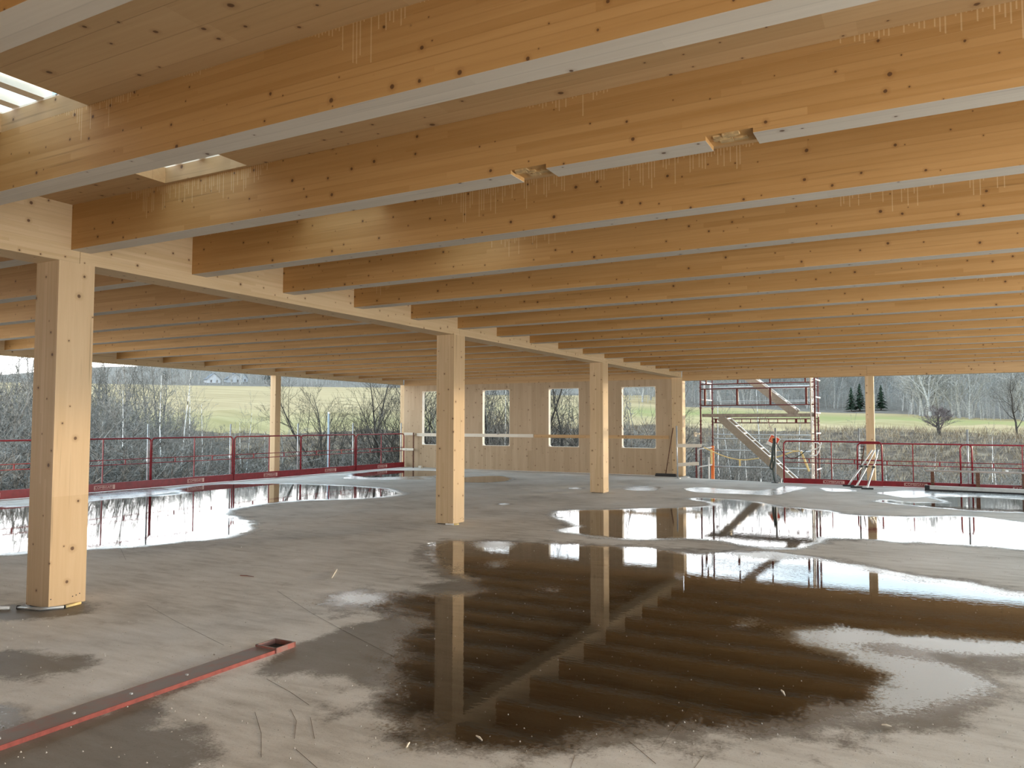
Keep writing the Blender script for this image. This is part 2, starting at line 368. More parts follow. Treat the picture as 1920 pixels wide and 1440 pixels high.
for k, g_ in (('left', 0.8), ('mid', 0.7), ('far_right', 0.7), ('corner', 0.7), ('wall', 0.6)): pale_tone = np.maximum(pale_tone, g_ * 4 * fields[k] * (1 - fields[k]))
for px in FILM: pale_tone = np.maximum(pale_tone, 0.6 * blur(inside(world_poly(px)), 0.12))
for px in FILM: film = np.maximum(film, 0.85 * blur(inside(world_poly(px)), 0.10)); 
for px in DAMP: damp = np.maximum(damp, blur(inside(world_poly(px)), 0.13))
def ymax(x): return 18.62 if x < 0.30 or x > 3.06 else 18.02 - (x - 0.30) * 0.27
YM = np.array([ymax(x) for x in gx])
fy = np.minimum(PY, YM[None, :])
co = np.stack([PX, fy, np.zeros_like(PX)], -1).reshape(-1, 3).astype(np.float32)
jj, ii = np.meshgrid(np.arange(NY - 1), np.arange(NX - 1), indexing='ij')
ok = PY[:-1, :-1] < np.minimum(YM[:-1], YM[1:])[None, :] - 1e-4
jj, ii = jj[ok], ii[ok]; a = jj * NX + ii
quads = np.stack([a, a + 1, a + NX + 1, a + NX], -1)
me = bpy.data.meshes.new('floor')
def fill(me, co, quads):
    used = np.unique(quads); remap = -np.ones(len(co), np.int64); remap[used] = np.arange(len(used))
    c2 = co[used]; q2 = remap[quads]
    me.vertices.add(len(c2)); me.vertices.foreach_set('co', c2.ravel())
    me.loops.add(q2.size); me.loops.foreach_set('vertex_index', q2.ravel().astype(np.int32))
    me.polygons.add(len(q2)); me.polygons.foreach_set('loop_start', np.arange(0, q2.size, 4, dtype=np.int32)); me.polygons.foreach_set('loop_total', np.full(len(q2), 4, np.int32))
    me.update(calc_edges=True); me.validate()
    return used
used = fill(me, co, quads)
for nm, arr in (('film', film), ('damp', damp), ('pale_tone', pale_tone)):
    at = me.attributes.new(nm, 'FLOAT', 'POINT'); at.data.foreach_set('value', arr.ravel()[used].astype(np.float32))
N = NT('wet_concrete'); pos = N.n('ShaderNodeNewGeometry').outputs['Position']
af = N.n('ShaderNodeAttribute', attribute_name='film').outputs['Fac']; ad = N.n('ShaderNodeAttribute', attribute_name='damp').outputs['Fac']
n1 = N.noise(pos, 0.55, 5, 0.6); n2 = N.noise(pos, 3.0, 9, 0.68); n3 = N.noise(pos, 60, 6, 0.75)
sw = N.noise(N.n('ShaderNodeMapping', {0: pos, 'Rotation': (0, 0, 0.5), 'Scale': (1.2, 5.5, 1)}).outputs[0], 1.6, 6, 0.65)
base = N.ramp(N.math('ADD', N.math('MULTIPLY', n1, 0.6), N.math('MULTIPLY', sw, 0.4)), (0.32, (0.385, 0.36, 0.31)), (0.50, (0.685, 0.67, 0.62)), (0.66, (0.85, 0.845, 0.81)))
base = N.mix(N.math('MULTIPLY', N.sm(n2, 0.55, 0.72), 0.30), base, (0.24, 0.19, 0.14, 1))
base = N.mix(N.math('MULTIPLY', N.sm(n3, 0.58, 0.70), 0.45), base, (0.86, 0.84, 0.80, 1))
base = N.mix(N.math('MULTIPLY', N.math('SUBTRACT', 1.0, N.sm(n3, 0.32, 0.43)), 0.55), base, (0.16, 0.135, 0.105, 1))
edge = N.math('ADD', N.math('MULTIPLY', N.math('SUBTRACT', n2, 0.5), 1.5), N.math('MULTIPLY', N.math('SUBTRACT', n3, 0.5), 0.7))
dm = N.sm(N.math('ADD', ad, edge), 0.34, 0.72)
fm = N.sm(N.math('ADD', af, N.math('MULTIPLY', edge, 0.55)), 0.22, 0.50)
col = N.mix(dm, base, N.mix(1.0, base, (0.30, 0.275, 0.245, 1), 'MULTIPLY'))
col = N.mix(fm, col, N.mix(1.0, base, (0.30, 0.275, 0.245, 1), 'MULTIPLY'))
# whitish tone over puddle margins, wet films and gritty shallows
ai = N.n('ShaderNodeAttribute', attribute_name='pale_tone').outputs['Fac']
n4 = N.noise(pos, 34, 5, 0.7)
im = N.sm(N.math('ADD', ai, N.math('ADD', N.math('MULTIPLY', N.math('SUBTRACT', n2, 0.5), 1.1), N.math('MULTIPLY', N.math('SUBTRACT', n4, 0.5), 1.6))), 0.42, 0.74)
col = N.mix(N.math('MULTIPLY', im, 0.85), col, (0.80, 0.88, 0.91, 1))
N.put(N.b.inputs['Base Color'], col)
rg = N.math('MULTIPLY_ADD', dm, -0.22, 0.78)
rg = N.math('ADD', N.math('MULTIPLY', rg, N.math('SUBTRACT', 1.0, fm)), N.math('MULTIPLY', fm, 0.22))
N.put(N.b.inputs['Roughness'], rg)
N.b.inputs['IOR'].default_value = 1.52
bh = N.math('ADD', N.math('MULTIPLY', n3, 0.5), N.math('MULTIPLY', n2, 0.7))
bn = N.n('ShaderNodeBump', {'Strength': N.math('MULTIPLY_ADD', fm, -0.23, 0.30), 'Distance': 0.012, 'Height': bh})
N.put(N.b.inputs['Normal'], bn.outputs[0]); M['concrete'] = N.m
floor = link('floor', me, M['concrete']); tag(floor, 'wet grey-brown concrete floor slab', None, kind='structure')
# slab body under it
slab = MB(); slab.box(-10.3, 0.30, -9.0, 18.62, -0.35, -0.012).box(0.30, 3.06, -9.0, 17.26, -0.35, -0.012).box(3.06, 10.5, -9.0, 18.62, -0.35, -0.012)
slab.prism([(0.30, 17.26), (3.06, 17.26), (3.06, 17.275), (0.30, 18.02)], -0.35, -0.012)
slab.build('slab_body', M['concrete'], floor)

# puddles: sheets of standing water lying on the slab
N = NT('standing_water'); N.t.nodes.remove(N.b); pos = N.n('ShaderNodeNewGeometry').outputs['Position']
dp = N.n('ShaderNodeAttribute', attribute_name='depth').outputs['Fac']
na = N.noise(pos, 2.6, 8, 0.62); nb = N.noise(N.n('ShaderNodeMapping', {0: pos, 'Scale': (1.0, 1.0, 1)}).outputs[0], 42, 3, 0.6)
e1 = N.math('ADD', dp, N.math('ADD', N.math('MULTIPLY', N.math('SUBTRACT', na, 0.5), 2.6), N.math('MULTIPLY', N.math('SUBTRACT', nb, 0.5), 2.6)))
mask = N.sm(e1, -0.02, 0.05)
rp = N.noise(N.n('ShaderNodeMapping', {0: pos, 'Rotation': (0, 0, 0.47), 'Scale': (1.0, 3.0, 1)}).outputs[0], 9, 2)
bm = N.n('ShaderNodeBump', {'Strength': 0.020, 'Distance': 0.01, 'Height': rp})
fr = N.n('ShaderNodeFresnel', {'IOR': 1.34})
tr = N.n('ShaderNodeBsdfTransparent', {0: (0.88, 0.86, 0.83, 1)})
gl = N.n('ShaderNodeBsdfGlossy', {0: (1, 1, 1, 1), 'Roughness': 0.008, 'Normal': bm.outputs[0]})
mw = N.n('ShaderNodeMixShader', {0: fr.outputs[0], 1: tr.outputs[0], 2: gl.outputs[0]})
t2 = N.n('ShaderNodeBsdfTransparent')
mo = N.n('ShaderNodeMixShader', {0: mask, 1: t2.outputs[0], 2: mw.outputs[0]})
N.t.links.new(mo.outputs[0], N.out.inputs[0]); M['water'] = N.m
cw = co.copy(); cw[:, 2] = 0.0
for k, (sig, thr, lab, px) in PUD.items():
    f = fields[k]
    cell = (f[:-1, :-1] > thr - 0.42) | (f[1:, 1:] > thr - 0.42)
    cell &= ok
    j2, i2 = np.nonzero(cell); a = j2 * NX + i2
    q = np.stack([a, a + 1, a + NX + 1, a + NX], -1)
    pm = bpy.data.meshes.new('puddle'); u = fill(pm, cw, q)
    at = pm.attributes.new('depth', 'FLOAT', 'POINT'); at.data.foreach_set('value', ((f.ravel()[u] - thr) * (1.0 / 0.5)).astype(np.float32))
    o = link('puddle', pm, M['water'], None, (0, 0, 0.0025)); tag(o, lab, 'puddle')

# score lines and scratches in the slab
rng = random.Random(5)
SCORE = [[(520, 1108), (585, 1150), (640, 1180), (740, 1232)], [(275, 1134), (330, 1165), (420, 1210)], [(500, 1273), (545, 1298), (580, 1322)], [(690, 958), (650, 962), (610, 972)], [(225, 1026), (236, 1050)],
         [(478, 1335), (490, 1375), (490, 1420)], [(545, 1330), (556, 1352), (552, 1385)], [(582, 1345), (590, 1385)], [(1240, 1400), (1310, 1300), (1330, 1290)], [(1230, 1265), (1262, 1232)], [(1302, 1440), (1320, 1416)], [(470, 1060), (530, 1062)], [(555, 1405), (595, 1440)], [(1070, 1440), (1078, 1416)], [(1180, 1390), (1230, 1432)], [(700, 1075), (745, 1078), (790, 1082)]]
for s in SCORE:
    mb = MB(); P = [floor_at(u, v) for u, v in s]
    mb.tube([(x, y, -0.0008) for x, y in P], 0.0019, 4)
    mb.build('score_line', M['crack'], floor)

# ------------------------------------------------------------------ timber frame
HC, ZJ, ZG = 3.385, 3.0, 2.895
CW = 0.3155
COLY = [0.0, 6.12, 12.25, 18.50]
def column(name, x, y, w, h, label, lamellas=0, z0=0.0, group=None, mat='column', holes=False):
    o = empty(name, (x, y, z0)); tag(o, label, 'column', group)
    if lamellas:
        t = w / lamellas
        for i in range(lamellas):
            b = MB().box(-w / 2 + i * t + 0.0004, -w / 2 + (i + 1) * t - 0.0004, -w / 2, w / 2, 0.014, h).build('lamella', M[mat], o)
    else:
        bevel(MB().box(-w / 2, w / 2, -w / 2, w / 2, 0.014 if holes else 0.0, h).build('shaft', M[mat], o), 0.004)
    if holes:
        MB().box(-w / 2 + 0.02, w / 2 - 0.02, -w / 2 + 0.02, w / 2 - 0.02, 0.0, 0.0145).build('base_plate', M['steel_dark'], o)
        for k, (yy, zz) in enumerate(((0.045, 0.075), (0.075, 0.080), (0.105, 0.088), (-0.14, 0.085))):
            MB().tube([(w / 2 - 0.004, yy, zz), (w / 2 + 0.0008, yy, zz)], 0.005, 8).build('screw_hole', M['steel_dark'], o)
    return o
column('glulam_column', 0, COLY[0], CW, ZG, 'nearest thick glulam column at the left, lower half sunlit', 7, holes=True)
column('glulam_column', 0, COLY[1], CW, ZG, 'second glulam column, in the middle of the hall', 7, holes=True)
column('glulam_column', 0, COLY[2], CW, ZG, 'third glulam column, standing before the windowed timber wall', 7, holes=True)
column('glulam_column', 0, COLY[3], CW, ZG, 'glulam column at the right end of the timber wall', 7)
XL = -9.947
for y, lab in ((18.5, 'pale corner post at the left end of the timber wall'), (12.317, 'slim timber post on the left edge behind the red guardrail'), (6.15, 'slim left edge post hidden behind the nearest column')):
    column('edge_post', XL, y, 0.204, 2.9, lab)
column('edge_post', 5.152, 18.44, 0.204, 2.80, 'slim timber post on the far edge right of the scaffold')
column('edge_post', 10.30, 18.44, 0.204, 2.80, 'far right corner post outside the view')
# girders
def girder(x0, x1, y0, y1, z0, z1, label, mat='girder'):
    o = empty('glulam_girder', ((x0 + x1) / 2, y0, z0)); tag(o, label, 'beam')
    n = int(round((z1 - z0) / 0.049)); t = (z1 - z0) / n
    for i in range(n):
        MB().box(x0 - (x0 + x1) / 2, (x1 - x0) / 2, 0.002, y1 - y0 - 0.002, i * t + 0.0002, (i + 1) * t - 0.0002).build('lamella', M[mat], o)
hw = 0.1575
girder(-hw, hw, -9.0, 0.02, ZG, HC, 'girder segment running over the nearest column towards the camera side')
girder(-hw, hw, 0.02, 6.12, ZG, HC, 'girder segment between the nearest and second columns')
girder(-hw, hw, 6.12, 12.25, ZG, HC, 'girder segment between the second and third columns')
girder(-hw, hw, 12.25, 18.30, ZG, HC, 'girder segment between the third column and the timber wall')
girder(XL - 0.102, XL + 0.102, -9.0, 6.15, 2.90, HC, 'left edge girder above the left part of the guardrail')
girder(XL - 0.102, XL + 0.102, 6.15, 12.317, 2.90, HC, 'left edge girder behind and right of the nearest column')
girder(XL - 0.102, XL + 0.102, 12.317, 18.30, 2.90, HC, 'left edge girder between slim post and corner post')
girder(10.2, 10.4, -9.0, 6.15, ZG, HC, 'right edge girder on the near side outside the view')
girder(10.2, 10.4, 6.15, 18.33, ZG, HC, 'right edge girder on the far side outside the view')
# far edge beams (run across)
def xbeam(x0, x1, z0, z1, label):
    o = empty('edge_beam', ((x0 + x1) / 2, 18.34, z0)); tag(o, label, 'beam'); h = (x1 - x0) / 2 - 0.002
    n = int(round((z1 - z0) / 0.05)); t = (z1 - z0) / n
    for i in range(n):
        MB().box(-h, h, 0.0, 0.2, i * t + 0.0002, (i + 1) * t - 0.0002).build('lamella', M['beam'], o)
xbeam(0.16, 5.10, 2.80, HC, 'far edge beam over the scaffold opening')
xbeam(5.10, 10.4, 2.80, HC, 'far edge beam right of the slim far post')
xbeam(-9.84, -0.16, 2.86, HC, 'edge beam lying along the top of the windowed timber wall')
# joists
ORD = ['first', 'second', 'third', 'fourth', 'fifth', 'sixth', 'seventh', 'eighth', 'ninth', 'tenth', 'eleventh', 'twelfth', 'thirteenth', 'fourteenth', 'fifteenth', 'sixteenth', 'seventeenth', 'eighteenth']
JW = 0.173
def joist(x0, x1, y, label, lam, notches=()):
    o = empty('ceiling_joist', ((x0 + x1) / 2, y, ZJ)); tag(o, label, 'joist', 'glulam joists under the ceiling'); h = (x1 - x0) / 2; cx = (x0 + x1) / 2
    H = HC - ZJ
    if lam:
        t = H / 9
        for i in range(9):
            mb = MB(); z0, z1 = i * t + 0.0002, (i + 1) * t - 0.0002
            if i == 0 and notches:
                xs = -h
                for a, b in notches:
                    a -= cx; b -= cx
                    mb.box(xs, a, 0, JW, z0, z1); mb.box(a, b, 0.0, JW, z0 + 0.024, z1); xs = b
                mb.box(xs, h, 0, JW, z0, z1)
            else: mb.box(-h, h, 0, JW, z0, z1)
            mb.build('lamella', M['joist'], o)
        for a, b in notches:
            nb = MB(); rr = random.Random(int(a * 100))
            for q in range(7):
                xa = a + (b - a) * rr.random() * 0.7 - cx; ya = rr.random() * (JW - 0.05)
                nb.box(xa, xa + (b - a) * 0.28, ya, ya + 0.03 + 0.02 * rr.random(), 0.012 + 0.006 * rr.random(), 0.0245)
            nb.build('torn_notch', M['notch'], o)
    else:
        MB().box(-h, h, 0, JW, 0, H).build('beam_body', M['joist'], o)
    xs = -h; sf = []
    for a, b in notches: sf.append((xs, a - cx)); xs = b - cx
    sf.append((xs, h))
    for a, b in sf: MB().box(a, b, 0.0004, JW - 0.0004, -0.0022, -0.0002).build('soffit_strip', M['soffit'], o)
    return o
K0 = -2
for k in range(K0, 15):
    y = -0.06 + 1.225 * k
    if k >= -1:
        lr = 'right bay glulam joist, %s full one counted from the camera%s' % (ORD[k + 1], {-1: ', huge across the top', 0: ', with two torn notches underneath'}.get(k, ''))
        ll = 'left bay glulam joist, %s counted from the camera' % ORD[k + 1]
    else:
        lr = 'right bay glulam joist cut off by the top left corner of the view'; ll = 'left bay glulam joist nearest the camera, left of the view'
    joist(hw, 10.2, y, lr, -1 <= k <= 3, notches=((4.40, 4.63), (5.55, 5.79)) if k == 0 else ())
    joist(XL + 0.102, -hw, y, ll, False)
# ceiling: boards near the camera, panels further off; skylight holes
SKY = [(1.36, 2.25, -2.16, -1.285), (1.375, 2.255, -0.94, -0.088), (1.62, 2.50, 0.27, 1.137), (2.35, 3.10, 1.52, 2.362)]
ceil = empty('ceiling', (0, 0, HC)); tag(ceil, 'timber board ceiling above the joists', None, kind='structure')
def strip(mb, x0, x1, y0, y1):
    xs = [(x0, x1)]
    cut = [s for s in SKY if s[2] < y1 - 1e-6 and s[3] > y0 + 1e-6 and s[0] < x1 and s[1] > x0]
    if not cut: mb.box(x0, x1, y0, y1, 0.0, 0.12); return
    s = cut[0]
    mb.box(x0, s[0], y0, y1, 0, 0.12); mb.box(s[1], x1, y0, y1, 0, 0.12)
    if y0 < s[2]: mb.box(s[0], s[1], y0, s[2], 0, 0.12)
    if y1 > s[3]: mb.box(s[0], s[1], s[3], y1, 0, 0.12)
y = -9.0
while y < 18.6:
    w = 0.2 if -3.0 <= y < 2.4 else 1.2
    if y < -3.0 and y + w > -3.0: w = -3.0 - y
    y1 = min(y + w, 18.66)
    for x0, x1 in ((-10.2, 0.0), (0.0, 10.5)):
        mb = MB(); strip(mb, x0, x1, y + 0.0006, y1 - 0.0006)
        mb.build('board' if w <= 0.2 else 'panel', M['clt'], ceil)
    y = y1
# skylight wells
for i, (x0, x1, y0, y1) in enumerate(SKY):
    o = empty('skylight_well', ((x0 + x1) / 2, (y0 + y1) / 2, HC + 0.12))
    tag(o, ['skylight well with roof battens at the top left corner', 'skylight well between the first two joists', 'skylight well hidden above the second joist, lighting the third', 'skylight well hidden above the third joist'][i], 'skylight')
    a, b = (x1 - x0) / 2, (y1 - y0) / 2; t = 0.045
    for z0, z1 in ((0.0, 0.012),):
        MB().box(-a - t, a + t, b, b + t, z0, z1).build('curb_board', M['curb'], o)
        MB().box(-a - t, a + t, -b - t, -b, z0, z1).build('curb_board', M['curb'], o)
        MB().box(-a - t, -a, -b, b, z0, z1).build('curb_board', M['curb'], o)
        MB().box(a, a + t, -b, b, z0, z1).build('curb_board', M['curb'], o)
    for xx in (-0.292, -0.03, 0.232):
        MB().box(xx - 0.041, xx + 0.041, -b - t, b + t, 0.012, 0.085).build('batten', M['curb'], o)

# ------------------------------------------------------------------ far timber wall with window openings
WINX = [(-9.05, -8.03), (-6.613, -5.60), (-4.168, -3.134), (-1.708, -0.654)]
WZ0, WZ1, WY0, WY1 = 0.815, 2.645, 18.345, 18.47
wall = empty('wall_far', (-5, WY0, 0)); tag(wall, 'timber board wall with four open windows', None, kind='structure')
x = -9.84; rng = random.Random(3); xs = [x]
while x < -0.17:
    x += rng.choice((0.14, 0.165, 0.165, 0.19)); xs.append(min(x, -0.16))
RW = 0.012
for x0, x1 in zip(xs[:-1], xs[1:]):
    if x1 - x0 < 0.01: continue
    mb = MB(); cur = x0; e = 0.0006; pro = rng.uniform(0, 0.0025)
    wins = [w for w in WINX if w[0] - RW < x1 and w[1] + RW > x0]
    if wins:
        a, b = wins[0][0] - RW, wins[0][1] + RW
        if a > x0: mb.box(x0 + e, a, -pro, 0.125, 0.012, 2.86)
        if b < x1: mb.box(b, x1 - e, -pro, 0.125, 0.012, 2.86)
        aa, bb = max(a, x0), min(b, x1)
        mb.box(aa + (e if aa == x0 else 0), bb - (e if bb == x1 else 0), -pro, 0.125, 0.012, WZ0 - RW)
        mb.box(aa + (e if aa == x0 else 0), bb - (e if bb == x1 else 0), -pro, 0.125, WZ1 + RW, 2.86)
    else: mb.box(x0 + e, x1 - e, -pro, 0.125, 0.012, 2.86)
    mb.v = [(vx + 5, vy, vz) for vx, vy, vz in mb.v]
    mb.build('plank', M['wall'], wall)
for i, (x0, x1) in enumerate(WINX):
    # lining with rounded corners round the opening
    def rr(x0, x1, z0, z1, r, n=5):
        P = []
        for cx, cz, a0 in ((x1 - r, z1 - r, 0), (x0 + r, z1 - r, 90), (x0 + r, z0 + r, 180), (x1 - r, z0 + r, 270)):
            for k in range(n + 1):
                t = math.radians(a0 + 90 * k / n); P.append((cx + r * math.cos(t), cz + r * math.sin(t)))
        return P
    inn = rr(x0, x1, WZ0, WZ1, 0.07); out = rr(x0 - RW, x1 + RW, WZ0 - RW, WZ1 + RW, 0.001)
    v = []; f = []; n = len(inn)
    for yy in (WY0 - 0.004, WY1): v += [(p[0], yy, p[1]) for p in inn] + [(p[0], yy, p[1]) for p in out]
    for k in range(n):
        k2 = (k + 1) % n
        f += [(k, k2, n + k2, n + k), (2 * n + k2, 2 * n + k, 3 * n + k, 3 * n + k2), (k2, k, 2 * n + k, 2 * n + k2), (n + k, n + k2, 3 * n + k2, 3 * n + k)]
    wm = bpy.data.meshes.new('window'); wm.from_pydata(v, [], f); wm.update()
    o = link('window_%d' % (i + 1), wm, M['curb']); tag(o, ['leftmost unglazed window, partly behind the second column', 'second unglazed window from the left', 'third unglazed window, left of the third column', 'rightmost unglazed window, beside the leaning broom'][i], None, kind='structure')
rw = empty('wall_rear_added', (0, -9.0, 0)); tag(rw, 'unseen timber wall added behind the camera to cut light', None, kind='structure')  # unseen wall, added to keep light off the camera-facing timber
for i in range(26):
    MB().box(-10.2 + i * 0.795 + 0.001, -10.2 + (i + 1) * 0.795 - 0.001, -0.12, 0.0, 0.0, 3.38).build('panel', M['wall'], rw)
wl = empty('wall_left_added', (-10.1, -9.0, 0)); tag(wl, 'unseen timber wall added at the left rear to cut light', None, kind='structure')  # added out of view to block light from the left rear opening
for i in range(4): MB().box(0, 0.1, i * 0.75 + 0.001, (i + 1) * 0.75 - 0.001, 0.0, 2.895).build('panel', M['wall'], wl)
bd = MB().box(0, 4.55, 0, 0.028, 0, 0.107).build('rail_board', M['white_board'], None, (-9.25, 18.29, 1.095)); tag(bd, 'long horizontal safety board across the two left windows', 'board')
bd = MB().box(0, 4.44, 0, 0.028, 0, 0.10).build('rail_board', M['beam'], None, (-4.68, 18.29, 1.09)); tag(bd, 'long horizontal safety board across the two right windows', 'board')

# ------------------------------------------------------------------ red guardrails
def text_mesh(s, size):
    c = bpy.data.curves.new('lettering', 'FONT'); c.body = s; c.size = size; c.align_x = 'CENTER'; c.align_y = 'CENTER'; c.extrude = 0.0008
    c.space_character = 1.05
    t = bpy.data.objects.new('lettering_tmp', c); COL.objects.link(t)
    dg = bpy.context.evaluated_depsgraph_get(); m = bpy.data.meshes.new_from_object(t.evaluated_get(dg))
    bpy.data.objects.remove(t); return m
LET = text_mesh('COMBISAFE', 0.082)
GR = {}
def guard(loc, rz, L, H, toe, label, group, side=1):
    """panel along local +X from 0..L, inside face towards local -Y*side"""
    key = (round(L, 3), round(H, 3), toe)
    o = empty('guardrail', loc, rz); tag(o, label, 'guardrail', group)
    if key not in GR:
        d = {}; r = 0.019; c = 0.09
        pts = [(0.0, 0, toe * 0.6), (0.0, 0, H - c)] + [(c - c * math.cos(t), 0, H - c + c * math.sin(t)) for t in (0.4, 0.8, 1.2)] + [(c, 0, H), (L - c, 0, H)] + [(L - c + c * math.sin(t), 0, H - c + c * math.cos(t)) for t in (0.4, 0.8, 1.2)] + [(L, 0, H - c), (L, 0, toe * 0.6)]
        d['frame'] = MB().tube(pts, r, 8).mesh('frame', True)
        d['mid'] = MB().tube([(0, 0, 0), (L, 0, 0)], 0.011, 6).mesh('mid_rail', True)
        d['up'] = MB().box(-0.011, 0.011, -0.011, 0.011, toe * 0.8, H).mesh('upright')
        d['stub'] = MB().box(-0.014, 0.014, -0.008, 0.008, 0.0, 0.112).mesh('stub')
        d['toe'] = MB().box(-0.015, L + 0.015, -0.02, 0.012, 0.012, toe).box(-0.015, L + 0.015, -0.032, 0.024, toe - 0.014, toe).mesh('toe_board')
        h = toe * 0.52; w = 0.50; z = toe * 0.52
        d['plate'] = MB().box(-w / 2, w / 2, 0, 0.0015, -h / 2, -h / 2 + 0.007).box(-w / 2, w / 2, 0, 0.0015, h / 2 - 0.007, h / 2).box(-w / 2, -w / 2 + 0.012, 0, 0.0015, -h / 2, h / 2).box(w / 2 - 0.045, w / 2, 0, 0.0015, -h / 2, h / 2).mesh('label_plate')
        GR[key] = d
    d = GR[key]
    link('frame', d['frame'], M['red'], o)
    for z in (H * 0.50, H * 0.595): link('mid_rail', d['mid'], M['red'], o, (0, 0, z))
    link('upright', d['up'], M['red'], o, (L / 2, 0, 0))
    for xx in (L * 0.27, L * 0.73): link('mid_stub', d['stub'], M['red'], o, (xx, 0, H * 0.495))
    tb = link('toe_board', d['toe'], M['red'], o)
    pl = link('label_plate', d['plate'], M['letter'], tb, (L * 0.52, -0.0215 * side - (0.0015 if side > 0 else 0), toe * 0.52))
    lt = link('lettering', LET, M['letter'], tb, (L * 0.52 - 0.015, -0.0215 * side, toe * 0.52))
    lt.rotation_euler = (math.pi / 2, 0, 0 if side > 0 else math.pi)
    return o
LY = [3.29, 5.74, 8.20, 10.68, 13.19, 15.67, 18.27]
LL = ['left guardrail panel at the left frame edge, left of the nearest column', 'left guardrail panel just right of the nearest column', 'left guardrail panel in front of the dense grey thicket', 'left guardrail panel crossing in front of the slim timber post', 'left guardrail panel crossed by the pale blue pole', 'left guardrail panel ending at the pale corner post']
for i in range(6):
    # local +X runs along world +Y; the hall side is +X world
    guard((-9.79 + (0.022 if i % 2 else 0.0), LY[i] + 0.02, 0), math.pi / 2, LY[i + 1] - LY[i] - 0.04, 1.18, 0.19, LL[i], 'red guardrail panels on the left edge')
PO = ['galvanised guardrail post at the left frame edge', 'galvanised guardrail post just right of the nearest column, hidden low', 'galvanised guardrail post against the grey thicket', 'galvanised guardrail post left of the slim timber post', 'galvanised guardrail post right of the slim timber post', 'galvanised guardrail post left of the pale corner post', 'galvanised guardrail post in front of the pale corner post']
def gpost(loc, h, lab, r=0.021, mat='galv'):
    o = empty('guardrail_post', loc); tag(o, lab, 'post', 'galvanised guardrail posts')
    MB().tube([(0, 0, 0.008), (0, 0, h)], r, 10).build('pole', M[mat], o, smooth=True)
    MB().box(-0.06, 0.06, -0.06, 0.06, 0, 0.01).build('foot_plate', M[mat], o)
    MB().tube([(0, 0, h * 0.42), (0, 0, h * 0.46)], r * 1.5, 10).build('collar', M[mat], o)
    return o
for y, h, lab in zip(LY, (1.52, 1.52, 1.515, 1.515, 1.53, 1.552, 1.557), PO): gpost((-9.90, y, 0), h, lab)
RR = [(3.166, 5.475, 17.15, 1.09, 'right guardrail panel beside the scaffold access gap'), (4.915, 7.385, 17.225, 1.055, 'right guardrail panel behind the leaning aluminium props'), (7.146, 9.60, 17.15, 1.05, 'right guardrail panel behind the low dark bench')]
for x0, x1, yy, h, lab in RR: guard((x0, yy, 0), 0.0, x1 - x0, h, 0.14, lab, 'red guardrail panels on the far edge')
gpost((4.952, 17.33, 0), 1.43, 'dark galvanised post behind the leaning aluminium props')
gpost((7.307, 17.33, 0), 1.41, 'grey galvanised post behind the low dark bench')
pp = empty('pipe_pole', (-10.18, 14.83, -0.36)); tag(pp, 'tall pale blue pipe standing outside the left guardrail', 'pole')
MB().tube([(0, 0, 0), (0, 0, 2.23)], 0.034, 10).build('pipe', M['blue_pole'], pp, smooth=True); MB().tube([(0, 0, 2.20), (0, 0, 2.26)], 0.040, 10).build('cap', M['galv'], pp)

# boards and steel post in the left corner
o = empty('board_stand', (-9.30, 18.17, 0)); tag(o, 'brown steel post with two short boards in the left wall corner', 'stand')
MB().box(-0.018, 0.018, -0.018, 0.018, 0.0, 1.22).build('post', M['rust'], o)
MB().box(-0.42, 0.03, 0.019, 0.045, 1.13, 1.22).build('short_board', M['white_board'], o); MB().box(-0.44, 0.02, -0.045, -0.019, 0.60, 0.68).build('short_board', M['white_board'], o)
o = tag(bevel(MB().box(-0.06, 0.06, -0.05, 0.05, 0, 0.075).build('timber_offcut', M['white_board'], None, (-9.05, 18.25, 0)), 0.003), 'small timber offcut on the floor by the wall foot', 'offcut')

# ------------------------------------------------------------------ things by the right end of the timber wall
o = empty('push_broom', (-0.30, 18.17, 0)); tag(o, 'black push broom with red-brown handle leaning on the wall end', 'broom')
MB().box(-0.30, 0.30, -0.035, 0.035, 0.045, 0.085).build('broom_head', M['black'], o); MB().box(-0.31, 0.31, -0.045, 0.045, 0.0, 0.05).build('bristles', M['black'], o)
MB().tube([(0.0, 0.0, 0.08), (0.19, 0.13, 1.42)], 0.014, 8).build('handle', M['rust'], o, smooth=True)
o = empty('board_stand', (0.235, 17.55, 0)); tag(o, 'galvanised post with two pale boards beside the scaffold access', 'stand')
MB().tube([(0, 0, 0.01), (-0.02, 0, 1.48)], 0.020, 10).build('post', M['galv'], o, smooth=True); MB().box(-0.07, 0.07, -0.07, 0.07, 0, 0.012).build('foot_plate', M['galv'], o)
MB().bar((0.0, -0.035, 0.925), (0.69, -0.035, 0.93), 0.028, 0.095).build('short_board', M['white_board'], o); MB().bar((0.03, -0.035, 0.385), (0.60, -0.035, 0.435), 0.028, 0.095).build('short_board', M['white_board'], o)
o = empty('cable_post', (2.94, 17.20, 0)); tag(o, 'grey post hung with dark cables at the access gap', 'post')
MB().tube([(0, 0, 0.01), (0.02, 0, 1.43)], 0.024, 10).build('pole', M['galv'], o, smooth=True); MB().box(-0.09, 0.09, -0.08, 0.08, 0, 0.015).build('foot_plate', M['steel_dark'], o)
